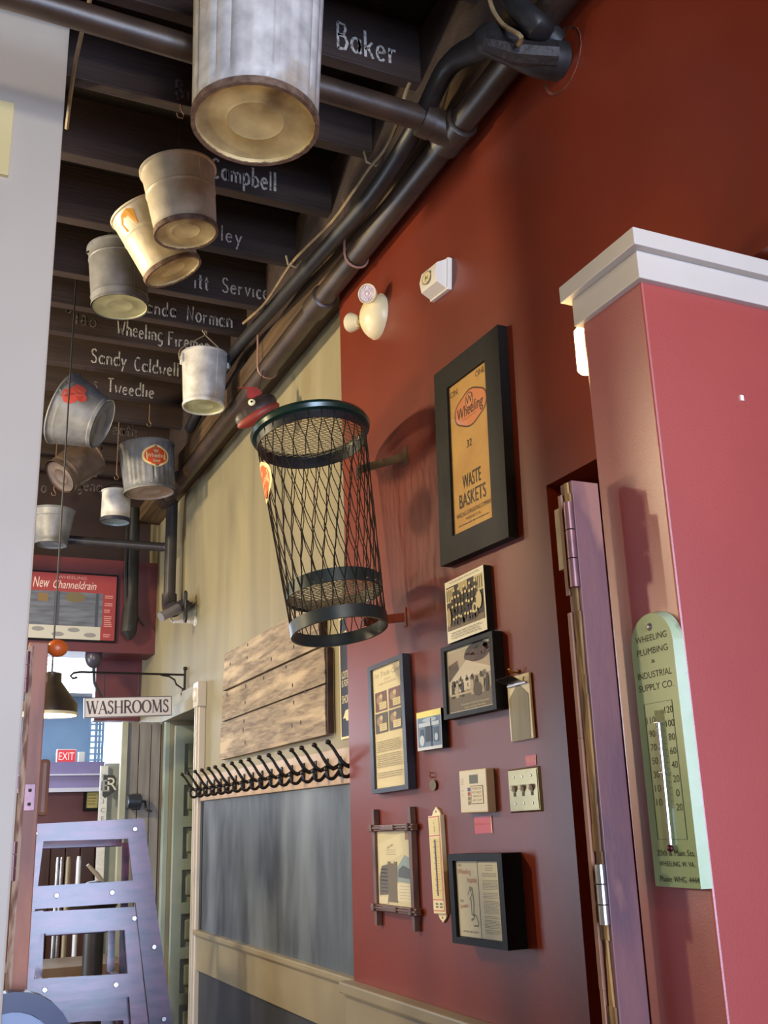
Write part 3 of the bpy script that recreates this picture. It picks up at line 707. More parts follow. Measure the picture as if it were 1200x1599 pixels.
for nm, px, lab in (('wall_bracket', [(634, 713), (592, 742)], 'bronze strap bracket on the red wall behind the upper part of the wire basket'), ('wall_bracket', [(633, 964), (600, 976)], 'red-painted strap bracket under the foot of the wire basket')):
    up = px[0][1] < 800
    p0 = onX(px[0][0], px[0][1], XR); zz = p0.z
    t2 = thing(nm, lab, 'bracket', (XR, p0.y, zz))
    mm = STEELBRK if up else RED
    MB().box((-.004, -.012, -.03), (0, .012, .03)).build('wall_plate', mm, t2)
    y1 = (2.915 if up else 2.90) - p0.y; x1 = -.09
    MB().prism([(-.002, -.004), (x1, y1 - .004), (x1, y1), (-.002, .0)], -.014, .014, 'z').build('strap', mm, t2)
    MB().prism([(x1, y1), (x1 - .004, y1), (x1 - .004, y1 + .018), (x1, y1 + .018)], -.03 if up else -.012, .012, 'z').build('clip', mm if not up else STEELBRK, t2)
    MB().tube([(x1 - .016, y1 - .012, .004), (x1 + .012, y1 - .006, .004)], .003, 6).build('bolt', STEEL, t2)
# ------------------------------------------------------------------ things on the red wall
PANE = pane_mat()
def frame_parts(t, w, h, bw, d, m, rec=.006, glass=True, bt=None):
    """picture frame: four mitred bars; picture sits rec behind the front"""
    bt = bt or bw
    def bar(pts): return MB().prism(pts, -d, -.001)
    W2, H2 = w/2, h/2; iw, ih = W2 - bw, H2 - bt
    for pts in ([(-W2, H2), (W2, H2), (iw, ih), (-iw, ih)], [(-W2, -H2), (W2, -H2), (iw, -ih), (-iw, -ih)],
                [(-W2, -H2), (-W2, H2), (-iw, ih), (-iw, -ih)], [(W2, -H2), (W2, H2), (iw, ih), (iw, -ih)]):
        bar(pts).build('frame_bar', m, t)
    MB().box((-iw, -d + rec + .004, -ih), (iw, -.002, ih)).build('backing', BLACKWOOD, t)
    if glass: MB().box((-iw, -d + rec - .002, -ih), (iw, -d + rec - .0012, ih)).build('glass_pane', PANE, t)
    return iw, ih
def wthing(name, label, cat, corners, depth, X=XR, group=None):
    c, w, h, tl = wrect(corners, X - depth)
    c.x = X
    return thing(name, label, cat, c, WALLROT, max(-.12, min(.12, tl)), group), w, h
INK = (44, 34, 24)
# waste basket poster
t, w, h = wthing('framed_poster', 'tall golden poster about waste baskets in a wide black wooden frame', 'poster', [(677, 586), (780, 505), (792, 839), (689, 885)], .03)
iw, ih = frame_parts(t, w, h, w*.205, .03, BLACKWOOD, bt=w*.19)
p = Print(); PW, PH = 2*iw, 2*ih
gold = mat('aged_gold_paper', rgb(214, 166, 84), rgb(200, 150, 74), rough=.6, scale=9, detail=6, c3=rgb(176, 138, 74), s3=7, l3=(.62, .75), spec=.3)
p.rect(-iw, -ih, iw, ih, gold)
p.disc(0.01, ih*.55, PW*.41, PH*.122, (84, 48, 26), 40, f=SCALLOP); p.disc(0.01, ih*.55, PW*.385, PH*.111, (222, 134, 76), 40, f=SCALLOP)
p.disc(0.005, ih*.655, PW*.10, PW*.105, INK, 24); p.disc(.005, ih*.655, PW*.088, PW*.093, (222, 142, 84), 24)
p.text('W', .005, ih*.61, PW*.12, INK, up=True); p.text('Wheeling', .008, ih*.47, PW*.16, INK, w=PW*.66, shear=.1)
p.lines(-PW*.2, PW*.24, ih*.435, ih*.43, 1, .0012, (120, 74, 44))
p.text('32', -.005, ih*.05, ih*.1, INK, shear=.1)
p.text('WASTE', .0, -ih*.46, ih*.19, INK, w=PW*.46); p.text('BASKETS', 0, -ih*.69, ih*.19, INK, w=PW*.66)
p.text('WHEELING CORRUGATING COMPANY', 0.002, -ih*.80, ih*.055, INK, w=PW*.86)
p.text('WHEELING, W. VA.', .0, -ih*.865, ih*.032, INK); p.lines(-PW*.38, PW*.38, -ih*.915, -ih*.915, 1, .0022, INK, 0)
p.text('CIN', -PW*.37, ih*.84, PW*.085, (120, 92, 44)); p.text('ONLY', PW*.36, ih*.885, PW*.085, (120, 92, 44))
p.build('poster_paper', t, -.0222)
# team photograph block
SEP = (214, 196, 140); DK = (58, 48, 40); MID = (126, 108, 80)
t, w, h = wthing('photo_block', 'group photograph of rows of seated people, white margins, black block edges', 'photo', [(694, 911), (754.5, 882.5), (762, 982), (701, 1006)], .022)
MB().box((-w/2, -.022, -h/2), (w/2, 0, h/2)).build('block', BLACKWOOD, t)
p = Print(); p.rect(-w/2, -h/2, w/2, h/2, (238, 230, 200)); a, b = w*.47, h*.5
p.rect(-a, -h*.31, a, h*.40, DK)
p.rect(-a, h*.14, -a*.55, h*.38, SEP).rect(a*.55, h*.14, a, h*.40, SEP)
for i in range(4):
    p.rect(-a*.97 + i*a*.11, h*.16, -a*.93 + i*a*.11, h*.35, DK, i == 0); p.rect(a*.62 + i*a*.1, h*.17, a*.66 + i*a*.1, h*.37, DK, False)
p.rect(-a*.3, h*.24, a*.2, h*.40, (190, 172, 120)); p.rect(-a, -h*.31, a, -h*.22, MID)
for r, (v, n) in enumerate(((h*.27, 5), (h*.16, 8), (h*.0, 8), (-h*.19, 9))):
    for i in range(n):
        u = -a*.72 + 1.44*a*(i + .5)/n + random.uniform(-.02, .02)*w
        p.disc(u, v + random.uniform(-.012, .012)*h - .025*h, w*.05, h*.055, (62, 52, 46) if r < 3 else (78, 66, 56), 10, i == 0)
for r, (v, n) in enumerate(((h*.31, 5), (h*.205, 8), (h*.05, 8), (-h*.14, 9))):
    for i in range(n):
        u = -a*.72 + 1.44*a*(i + .5)/n + random.uniform(-.02, .02)*w
        p.disc(u, v + random.uniform(-.012, .012)*h, w*.026, h*.024, (226, 206, 150), 8, i == 0)
p.disc(a*.78, h*.0, w*.07, h*.14, (212, 194, 140), 12); p.disc(a*.55, -h*.1, w*.06, h*.08, (220, 202, 150), 12); p.disc(a*.55, -h*.1, w*.03, h*.05, DK, 12); p.disc(-a*.85, -h*.1, w*.05, h*.16, (176, 158, 112), 12)
p.lines(-a*.75, a*.85, h*.45, h*.45, 1, h*.008, (120, 112, 90), 0); p.lines(-a*.8, a*.85, -h*.37, -h*.45, 3, h*.01, (110, 100, 84))
p.build('photo_print', t, -.022)
# photograph of a tent, black frame
t, w, h = wthing('framed_photo', 'sepia photograph of people by a tent in a black frame, below the group photograph', 'photo', [(687, 1013), (767, 985), (777.5, 1107), (695, 1124)], .032)
iw, ih = frame_parts(t, w, h, w*.065, .032, BLACKWOOD, bt=h*.065)
p = Print(); p.rect(-iw, -ih, iw, ih, (226, 218, 188)); p.rect(-iw*.94, -ih*.95, iw*.94, ih*.92, (188, 176, 150))
p.poly([(-iw*.94, ih*.5), (-iw*.5, ih*.62), (-iw*.45, ih*.3), (-iw*.94, 0)], (104, 90, 74)); p.disc(iw*.4, ih*.72, iw*.55, ih*.3, (70, 62, 54), 16); p.disc(iw*.1, ih*.66, iw*.3, ih*.2, (84, 74, 62), 14)
p.poly([(-iw*.6, ih*.2), (-iw*.1, ih*.55), (iw*.94, ih*.15), (iw*.94, ih*.02), (-iw*.8, ih*.02)], (222, 212, 186))
p.poly([(-iw*.85, ih*.02), (0, ih*.05), (.1*iw, -ih*.35), (-iw*.9, -ih*.4)], (228, 218, 194)); p.rect(-iw*.94, -ih*.95, iw*.94, -ih*.42, (128, 116, 98))
for k in range(26): p.disc(iw*random.uniform(-.9, .9), ih*random.uniform(-.5, .08), iw*random.uniform(.03, .08), ih*random.uniform(.04, .1), random.choice([(92, 82, 70), (150, 138, 116), (70, 62, 54), (206, 196, 170)]), 8, k == 0)
for k in range(14): p.disc(iw*random.uniform(-.1, .9), ih*random.uniform(.55, .9), iw*random.uniform(.05, .14), ih*random.uniform(.04, .1), random.choice([(62, 56, 48), (88, 80, 68)]), 8, k == 0)
for i, u in enumerate((-.75, -.55, -.32, .12, .3, .55, .75)):
    p.rect(iw*(u - .06), -ih*.55, iw*(u + .06), -ih*.1, (66, 56, 48) if i % 2 == 0 else (196, 180, 146), i == 0); p.disc(iw*u, -ih*.05, iw*.05, ih*.05, (96, 78, 62), 8, False)
p.rect(-iw*.9, -ih*.48, iw*.1, -ih*.42, (206, 190, 152)); p.disc(iw*.35, -ih*.42, iw*.2, ih*.2, (96, 82, 66), 12)
p.text('Presentation of the Fire Department', iw*.2, -ih*.82, ih*.075, (236, 226, 190), w=iw*1.2); p.text('hose cart by the tent', iw*.2, -ih*.92, ih*.07, (236, 226, 190), w=iw*.9)
p.build('photo_print', t, -.0238)
# trade card sheet
t, w, h = wthing('framed_sheet', 'tall framed sheet with script heading, four small pictures and paragraphs, dark blue-black frame', 'framed sheet', [(573, 1042), (627.5, 1021), (639, 1231), (582, 1241)], .026)
iw, ih = frame_parts(t, w, h, w*.085, .026, mat('blue_black_frame', rgb(40, 42, 52), rgb(32, 34, 42), rough=.35, scale=9), bt=h*.035)
p = Print(); p.rect(-iw, -ih, iw, ih, (228, 214, 168)); TK = (150, 134, 100)
p.text('1st Trade Card', 0, ih*.84, ih*.085, TK, w=iw*1.75, shear=.3); p.text('produced by', -.0, ih*.765, ih*.035, TK); p.text('Logan & Hutchison', 0, ih*.70, ih*.045, TK, w=iw*1.2)
for r, c1_ in ((0, (128, 96, 88)), (1, (104, 98, 92))):
    for c in (-1, 1):
        v0 = ih*(.26 - .36*r); u0 = -iw*.88 if c < 0 else iw*.06
        p.rect(u0, v0, u0 + iw*.82, v0 + ih*.33, c1_); p.disc(u0 + iw*.3, v0 + ih*.2, iw*.2, ih*.08, (172, 146, 120), 12); p.disc(u0 + iw*.42, v0 + ih*.25, iw*.1, ih*.04, (216, 196, 150), 10)
        p.rect(u0 + iw*.28, v0 + ih*.03, u0 + iw*.78, v0 + ih*.15, (222, 206, 156)); p.lines(u0 + iw*.34, u0 + iw*.72, v0 + ih*.12, v0 + ih*.06, 3, ih*.006, TK)
for a, b, n in ((-.25, -.41, 6), (-.47, -.66, 7), (-.76, -.83, 3)): p.lines(-iw*.85, iw*.85, ih*a, ih*b, n, ih*.010, (142, 130, 104))
p.build('printed_sheet', t, -.0178)
# small bluish photo block
t, w, h = wthing('photo_block', 'small bluish shop-front photograph with yellow top strip, left of the tent photograph', 'photo', [(650.5, 1114), (688, 1105), (692, 1167.5), (653, 1173)], .02)
MB().box((-w/2, -.02, -h/2), (w/2, 0, h/2)).build('block', BLACKWOOD, t)
p = Print(); p.rect(-w/2, -h/2, w/2, h/2, (206, 214, 222)); p.rect(-w/2, h*.34, w/2, h*.5, (238, 226, 128)); p.rect(-w*.46, -h*.42, w*.48, h*.34, (104, 128, 158))
p.rect(-w*.15, -h*.3, w*.15, h*.1, (44, 56, 78)); p.rect(-w*.36, -h*.3, -w*.2, h*.04, (62, 78, 102)); p.rect(w*.2, -h*.32, w*.4, h*.05, (70, 88, 112)); p.rect(-w*.4, h*.1, w*.42, h*.2, (186, 200, 214)); p.disc(-w*.28, -h*.25, w*.1, h*.14, (190, 204, 218), 10); p.disc(w*.3, -h*.2, w*.07, h*.1, (176, 192, 210), 10); p.disc(w*.05, h*.26, w*.3, h*.06, (168, 186, 206), 10); p.rect(w*.08, -h*.42, w*.12, h*.3, (52, 64, 86))
p.build('photo_print', t, -.02)
# clipboard on a brass hook
t, w, h = wthing('clipboard', 'small hanging clipboard holding a pointed grey paper, black label on its clip', 'clipboard', [(790, 1060), (825, 1049), (834.5, 1153), (800, 1158)], .008)
MB().box((-w/2, -.008, -h/2), (w/2, -.001, h/2), .002).build('board', IVORY, t)
p = Print(); gp = mat('grey_wood_print', rgb(150, 142, 112), rgb(124, 118, 96), rough=.6, scale=10, stretch=(3, 1, .3))
p.poly([(-w*.44, -h*.49), (w*.4, -h*.49), (w*.44, h*.18), (0, h*.38), (-w*.44, h*.16)], gp); p.build('paper', t, -.0085)
MB().box((-w*.42, -.014, h*.34), (w*.42, -.008, h*.37), .001).build('clip_bar', STEEL, t)
cp = MB().prism([(-w*.62, -.036), (w*.2, -.036), (w*.3, -.009), (-w*.4, -.009)], h*.36, h*.365, 'z')
cp = MB().add([(-w*.6, -.034, h*.47), (w*.18, -.034, h*.47), (w*.3, -.010, h*.365), (-w*.38, -.010, h*.365), (-w*.6, -.036, h*.475), (w*.18, -.036, h*.475), (w*.3, -.012, h*.37), (-w*.38, -.012, h*.37)], [(0,1,2,3), (7,6,5,4), (0,4,5,1), (1,5,6,2), (2,6,7,3), (3,7,4,0)])
cp.build('clip_plate', STEEL, t)
lp = MB().add([(-w*.54, -.0355, h*.464), (w*.14, -.0355, h*.464), (w*.24, -.0135, h*.38), (-w*.34, -.0135, h*.38)], [(0, 3, 2, 1)]).build('black_label', ink(24, 22, 22), t, fix=False)
MB().tube([(w*.36, -.012, h*.44), (w*.42, -.018, h*.42), (w*.4, -.018, h*.38), (w*.3, -.012, h*.38)], .002, 6).build('spring', STEEL, t, True)
hk = MB().tube([(-.004, -.001, h*.55), (-.004, -.016, h*.54), (-.004, -.026, h*.56), (-.004, -.026, h*.585)], .0028, 6).ball((-.004, -.026, h*.592), .0045).ball((-.004, -.004, h*.56), .006, (1, .5, 1))
hk.build('brass_hook', BRASS, t, True)
# thermostat
t, w, h = wthing('thermostat', 'ivory thermostat box with grey display and a paper note', 'thermostat', [(717, 1204), (758, 1199.5), (763.5, 1268), (720, 1270)], .024)
MB().box((-w/2, -.024, -h/2), (w/2, 0, h/2), .003).build('body', IVORY, t)
p = Print(); p.rect(-w*.12, h*.17, w*.2, h*.38, (150, 146, 120)); p.rect(-w*.105, h*.185, w*.185, h*.365, (112, 114, 100)); p.build('display', t, -.0241)
p = Print(); p.rect(-w*.07, -h*.3, w*.37, h*.12, (96, 70, 48)); p.rect(-w*.055, -h*.285, w*.355, h*.105, (238, 226, 194))
for i, s in enumerate(('PLEASE DO', 'NOT ADJUST', 'THERMOSTAT', 'ASK STAFF')): p.text(s, w*.15, h*(.03 - .09*i), h*.055, (110, 90, 76), w=w*.34)
p.build('paper_note', t, -.0245)
p = Print()
for i, c in enumerate(((92, 96, 150), (184, 92, 72), (150, 132, 100), (150, 132, 100))): p.rect(-w*.2, h*(.0 - .105*i), -w*.1, h*(.085 - .105*i), c, i == 0)
for i in range(4): p.rect(-w*.44, h*(.29 - .04*i), -w*.33, h*(.30 - .04*i), (170, 150, 116), False)
for i in range(2): p.text('2 M', -w*.39, h*(.0 - .1*i), h*.04, (130, 112, 90))
p.build('buttons_and_marks', t, -.0242)
# embossed red labels
REDL = mat('red_label_tape', rgb(206, 44, 36), rgb(198, 40, 34), rough=.4, scale=5)
t, w, h = wthing('red_label', 'square red label with pale text under the thermostat', 'label', [(741, 1276), (767.5, 1273), (770, 1301), (742, 1302)], .0015)
MB().box((-w/2, -.0015, -h/2), (w/2, 0, h/2)).build('label_plate', REDL, t); p = Print(); p.text('MAIN HEAT/AC', -w*.02, -h*.02, h*.16, (228, 116, 84), w=w*.82); p.rect(w*.45, -h/2, w*.5, h/2, (240, 214, 190)); p.build('lettering', t, -.0016)
t, w, h = wthing('red_label', 'small red label with white text above the brass switch plate', 'label', [(821, 1180.5), (837, 1178), (838, 1194.5), (822, 1196.5)], .0015)
MB().box((-w/2, -.0015, -h/2), (w/2, 0, h/2)).build('label_plate', REDL, t); p = Print(); p.text('PORCH HALL', -w*.04, -h*.12, h*.4, (246, 200, 184), w=w*.86); p.rect(w*.45, -h/2, w*.5, h/2, (240, 214, 190)); p.build('lettering', t, -.0016)
# switch plate
t, w, h = wthing('switch_plate', 'brass triple switch plate with three ivory toggles', 'switch', [(790, 1202), (840, 1195.5), (846.5, 1267), (796, 1270)], .007)
pl = bmesh.new(); bmesh.ops.create_cube(pl, size=1)
for v in pl.verts: v.co = V((v.co.x*w*(.9 if v.co.y < 0 else 1), (-.007 if v.co.y < 0 else 0), v.co.z*h*(.92 if v.co.y < 0 else 1)))
bmesh.ops.bevel(pl, geom=[e for e in pl.edges if all(v.co.y < -.001 for v in e.verts)], offset=.002, segments=2, affect='EDGES')
MB().bm(pl).build('plate', BRASSPL, t, True)
for i in range(3):
    u = w*(-.27 + .27*i)
    MB().box((u - .005, -.0076, -.014), (u + .005, -.0068, .012)).build('slot', ink(60, 52, 36), t)
    MB().prism([(-.007, -.006), (-.016, .003), (-.0175, .010), (-.014, .012), (-.007, .006)], u - .0042, u + .0042, 'x').build('toggle', WHITEPL, t)
    for s in (-1, 1): MB().lathe([(0, .0018), (.0025, .0012), (.0034, 0)], 10).xf(Matrix.Translation((u, -.007, s*h*.3)) @ Matrix.Rotation(PI/2, 4, 'X')).build('screw', STEEL, t, True)
# brass tag
c = onX(679, 1226, XR)
t = thing('brass_tag', 'small round brass tag hanging from a hook on the red wall', 'tag', c, WALLROT)
MB().lathe([(0, -.001), (.0135, -.001), (.0135, .001), (0, .001)], 24).xf(Matrix.Translation((0, -.005, 0)) @ Matrix.Diagonal((1.5, 1, 1.1, 1)) @ Matrix.Rotation(PI/2, 4, 'X')).build('disc', mat('dark_brass', rgb(104, 84, 48), rgb(84, 68, 40), rough=.4, metal=.6, scale=60), t, True)
MB().tube([(0, -.001, .022), (0, -.010, .021), (0, -.013, .025), (0, -.013, .03)], .0018, 6).build('hook', BRASS, t, True)
MB().tube([(-.003, -.001, .034), (-.003, -.01, .033), (-.003, -.012, .037)], .0016, 6).build('hook', BRASS, t, True)
# rustic crossed stick frame
RW = mat('carved_walnut_wood', rgb(106, 70, 50), rgb(76, 50, 38), rough=.45, scale=12, stretch=(3, 3, 1), bump=.3)
t, w, h = wthing('carved_frame', 'rustic crossed-stick wooden frame with a collage of a tall building and letters', 'frame', [(582.5, 1299), (637, 1297), (642.5, 1418), (588, 1411)], .02)
wd = .020
for s in (-1, 1):
    u = s*(w/2 + wd*.35)
    MB().prism([(u - wd*.42, -h*.5 - .062), (u + wd*.42, -h*.5 - .062), (u + wd*.5, -h*.5), (u + wd*.5, h*.5), (u + wd*.42, h*.5 + .066), (u - wd*.42, h*.5 + .066), (u - wd*.5, h*.5), (u - wd*.5, -h*.5)], -.018, -.001).build('upright', RW, t)
    v = s*(h/2 + wd*.5)
    for k in (-1, 0, 1):
        MB().box((-w/2 - .034, -.026 + abs(k)*.004, v + k*.0062 - .003), (w/2 + .034, -.004, v + k*.0062 + .003), .0015).build('cross_slat', RW, t)
    MB().box((-w*.22, -.029, v - .007), (w*.15, -.024, v + .007), .002).build('carved_plaque', RW, t)
    for k in (-1, 1): MB().box((k*(w/2 + .007) - .008, -.03, v - .011), (k*(w/2 + .007) + .008, -.02, v + .011), .003).build('corner_knot', RW, t)
p = Print(); p.rect(-w/2, -h/2, w/2, h/2, (214, 206, 168)); p.poly([(-w*.46, h*.32), (w*.2, h*.46), (w*.28, h*.2), (-w*.4, h*.02)], (224, 214, 176))
p.rect(w*.33, h*.38, w*.48, h*.5, (150, 124, 104)); p.text('The Home', -w*.1, h*.28, h*.035, (104, 108, 112), rot=.3); p.lines(-w*.22, w*.08, h*.24, h*.18, 3, h*.006, (120, 120, 116))
p.poly([(w*.1, h*.02), (w*.3, h*.18), (w*.5, h*.12), (w*.5, -h*.2), (w*.06, -h*.18)], (150, 168, 168)); p.poly([(w*.12, -h*.02), (w*.25, h*.04), (w*.5, -h*.02), (w*.5, -h*.14), (w*.1, -h*.12)], (96, 106, 112))
p.poly([(-w*.44, -h*.15), (-w*.36, h*.02), (-w*.16, h*.05), (-w*.16, -h*.36), (-w*.44, -h*.38)], (112, 110, 106)); p.rect(-w*.18, -h*.46, w*.08, h*.06, (122, 114, 98)); p.rect(-w*.18, h*.06, -w*.1, h*.085, (122, 114, 98), False); p.rect(0, h*.06, w*.08, h*.085, (122, 114, 98), False)
p.rect(w*.08, -h*.44, w*.48, -h*.2, (226, 218, 188)); p.lines(w*.14, w*.44, -h*.24, -h*.4, 5, h*.006, (160, 156, 140)); p.rect(-w*.46, -h*.49, -w*.2, -h*.4, (224, 216, 186))
for i in range(7): p.rect(-w*.4, -h*(.33 - .05*i), -w*.2, -h*(.315 - .05*i), (86, 86, 84), i == 0)
p.build('collage', t, -.010)
MB().box((-w/2, -.0125, -h/2), (w/2, -.012, h/2)).build('glass_pane', PANE, t)
MB().box((-w/2 - .002, -.0098, -h/2 - .002), (w/2 + .002, -.001, h/2 + .002)).build('backing', RW, t)
# narrow ivory thermometer
t, w, h = wthing('wall_thermometer', 'narrow ivory thermometer plaque with red lines and scalloped tabs at both ends', 'thermometer', [(669.5, 1275), (688, 1271.5), (696, 1428), (676.5, 1426)], .014)
MB().box((-w/2, -.014, -h/2), (w/2, 0, h/2), .002).build('plaque', IVORY, t)
for s in (-1, 1):
    MB().prism([(-w*.36, s*h*.49)] + [(-w*.36 + w*.72*i/8, s*(h*.5 + .019*math.sin(PI*i/8)**.7 + (.004 if i == 4 else 0))) for i in range(9)] + [(w*.36, s*h*.49)], -.006, -.001).build('end_tab', IVORY, t)
    MB().lathe([(0, .002), (.002, .001), (.003, 0)], 8).xf(Matrix.Translation((0, -.006, s*(h*.5 + .01))) @ Matrix.Rotation(PI/2, 4, 'X')).build('screw', ink(70, 58, 44), t)
p = Print(); RL = (196, 92, 70)
for v in (.485, .29, -.36, -.47): p.rect(-w*.46, h*v - .0012, w*.42, h*v + .0012, RL, v == .485)
p.rect(w*.38, -h*.47, w*.43, h*.485, RL, False); p.rect(-w*.42, h*.31, w*.34, h*.47, (222, 210, 158)); p.rect(-w*.42, -h*.345, w*.34, h*.27, (220, 204, 148))
for i in range(10):
    p.text(str(120 - 20*i) if i < 7 else str(20*(i-6)), -w*.14, h*(.22 - .055*i), h*.016, (96, 80, 52)); p.rect(w*.05, h*(.225 - .055*i), w*.26, h*(.229 - .055*i), RL, i == 0); p.rect(w*.05, h*(.2 - .055*i), w*.18, h*(.203 - .055*i), RL, False)
for a in (-1, 1):
    for b in (0, 1): p.rect(a*w*.17 - w*.09, -h*(.40 + .03*b) - h*.01, a*w*.17 + w*.09, -h*(.40 + .03*b) + h*.008, (122, 116, 84), a == -1 and b == 0)
p.text('82', -w*.02, h*.41, h*.022, (160, 140, 100)); p.rect(-w*.03, h*.33, w*.03, h*.39, (176, 160, 110), False)
p.build('printed_scale', t, -.0141)
MB().tube([(0, -.0165, h*.25), (0, -.0165, -h*.32)], .0016, 6).build('glass_tube', STEEL, t, True)
# deep framed leaflet
t, w, h = wthing('shadow_frame', 'deep black frame with an open two-page leaflet with red headings, lowest on the red wall', 'frame', [(699.5, 1334), (783.6, 1332), (793.5, 1485), (707, 1472)], .055)
iw, ih = frame_parts(t, w, h, w*.085, .055, BLACKWOOD, bt=h*.075, rec=.008)
p = Print(); p.rect(-iw, -ih, iw, ih, (52, 46, 42)); p.rect(-iw*.98, -ih*.98, iw*.0, ih*.98, (216, 208, 174)); p.rect(iw*.03, -ih*.98, iw*.99, ih*.97, (212, 204, 172)); RD = (184, 96, 82); GR = (116, 112, 98)
p.text('Basic', -iw*.78, ih*.85, ih*.07, (150, 120, 90)); p.text('Wheeling', -iw*.6, ih*.64, ih*.15, RD, w=iw*.6); p.text('Hospitality', -iw*.26, ih*.42, ih*.15, RD, w=iw*.44)
p.text('The', -iw*.78, -ih*.1, ih*.09, (60, 56, 50), rot=.25); p.text('Germans', -iw*.68, -ih*.24, ih*.11, RD, w=iw*.36, rot=.12)
p.stroke([(-iw*.5, ih*.1), (-iw*.38, ih*.26), (-iw*.32, ih*.1), (-iw*.42, -ih*.02)], iw*.03, GR); p.stroke([(-iw*.4, ih*.3), (-iw*.28, ih*.28), (-iw*.24, -ih*.1), (-iw*.28, -ih*.5), (-iw*.4, -ih*.55)], iw*.05, GR); p.stroke([(-iw*.36, ih*.0), (-iw*.36, -ih*.4), (-iw*.18, -ih*.42), (-iw*.08, -ih*.6), (-iw*.1, -ih*.68), (-iw*.3, -ih*.68)], iw*.035, GR); p.disc(-iw*.36, ih*.25, iw*.07, ih*.06, (150, 144, 124), 12)
p.text('NOTIONS, DIALS - DUTCH', -iw*.45, -ih*.87, ih*.05, (70, 64, 56), w=iw*.7)
p.lines(iw*.35, iw*.7, ih*.86, ih*.74, 3, ih*.015, GR)
for a, b, n in ((.66, .58, 3), (.48, .26, 7), (.16, .04, 4), (-.04, -.34, 9), (-.42, -.46, 2), (-.52, -.7, 6), (-.76, -.84, 3)): p.lines(iw*.2, iw*.88, ih*a, ih*b, n, ih*.014, GR)
p.build('leaflet', t, -.046)
# horn and emergency light
t, w, h = wthing('alarm_horn', 'white wedge-shaped fire alarm horn high on the red wall', 'alarm', [(664, 421), (691, 404), (694, 452), (667, 465)], .03)
MB().box((-w/2 - .002, -.016, -h/2), (w/2 + .002, 0, h/2), .003).build('back_box', WHITEPL, t)
hn = MB().prism([(-.016, -h*.46), (-.048, -h*.3), (-.055, 0), (-.048, h*.3), (-.016, h*.46)], -w*.46, w*.46, 'x').build('curved_cover', WHITEPL, t, True)
p = Print(); p.disc(-.004, 0, w*.26, h*.2, (150, 130, 86), 20); p.disc(-.004, 0, w*.22, h*.165, (214, 200, 150), 20); p.rect(-.012, -h*.1, -.007, h*.1, (140, 120, 80)); p.rect(.002, -h*.08, .006, h*.06, (140, 120, 80), False); p.rect(-.012, -.003, .004, .003, (140, 120, 80), False); p.build('speaker_mark', t, -.0556)
ec = onX(570, 491, XR - .05); ec.x = XR
t = thing('emergency_light', 'ivory emergency light with two round lamp heads, left of the alarm horn', 'light', ec, WALLROT, 0.25)
bd = MB().ball((0, 0, 0), 1, (.085, .062, .078), 28, 18)
bd.v = [V((v.x, min(v.y, 0) * 1.0 , v.z * (1 - -.12 * v.x / .085))) for v in bd.v]
bd.xf(Matrix.Rotation(.35, 4, 'Y')).build('body', IVORY, t, True)
MB().lathe([(.0, -.006), (.05, -.006), (.054, -.002), (.054, 0), (0, 0)], 28).xf(Matrix.Rotation(.35, 4, 'Y') @ Matrix.Diagonal((1.5, 1, 1.5, 1)) @ Matrix.Rotation(PI/2, 4, 'X') @ Matrix.Scale(-1, 4, (0, 0, 1))).build('back_plate', IVORY, t, True)
LENS = mat('ribbed_lens', rgb(226, 206, 206), rgb(190, 160, 164), rough=.12, scale=30, spec=.9, bump=.2, bscale=60)
def head(name, c, dirv):
    m = V(dirv).normalized().to_track_quat('Z', 'Y').to_matrix().to_4x4(); m.translation = V(c)
    hd = MB().lathe([(0, -.034), (.016, -.032), (.028, -.02), (.033, 0), (.035, .004), (.033, .008), (.030, .006), (.030, .0)], 28).xf(m).build(name, IVORY, t, True)
    ln = MB().lathe([(0, .002), (.008, .003), (.029, .004)], 28).xf(m).build('lens', LENS, hd, True)
    rb = MB()
    for k in range(22):
        a = 2*PI*k/22; rb.tube([(.011*math.cos(a), .011*math.sin(a), .0045), (.026*math.cos(a), .026*math.sin(a), .0055)], .0012, 4)
    rb.ball((0, 0, .004), .005, (1, 1, .5), 10, 6).xf(m).build('lens_ribs', mat('bright_lens_ribs', rgb(238, 230, 226), rough=.2), hd)
    MB().tube([V(c) + V(dirv).normalized()*-.03, V((c[0]*.6, -.03, c[2]*.5))], .011, 10).build('neck', IVORY, t, True)
head('lamp_head', (.052, -.066, .058), (.62, -.75, -.12))
head('lamp_head', (-.092, -.06, -.012), (-.9, -.35, .1))
# little sconce light tucked in the corner behind the partition
sc = onY(909, 548, 1.50)
t = thing('wall_light', 'glowing warm wall light tucked behind the corner of the partition', 'light', (XP + .022, 1.44, sc.z))
GLOW = mat('warm_glowing_shade', (1.0, .70, .30, 1), emit=7.0)
SHZ = .042
MB().tube([(.02, .055, -SHZ - .006), (.02, .055, -SHZ), (.02, .055, SHZ), (.02, .055, SHZ + .006)], [.014, .019, .019, .014], 18).build('shade', GLOW, t, True)
MB().box((.004, .0, -.03), (.036, .035, .03), .003).build('back_plate', BRASS, t)
lamp('corner_glow', 'POINT', (XP + .03, 1.58, sc.z), 1.0, (1, .66, .28), .03)
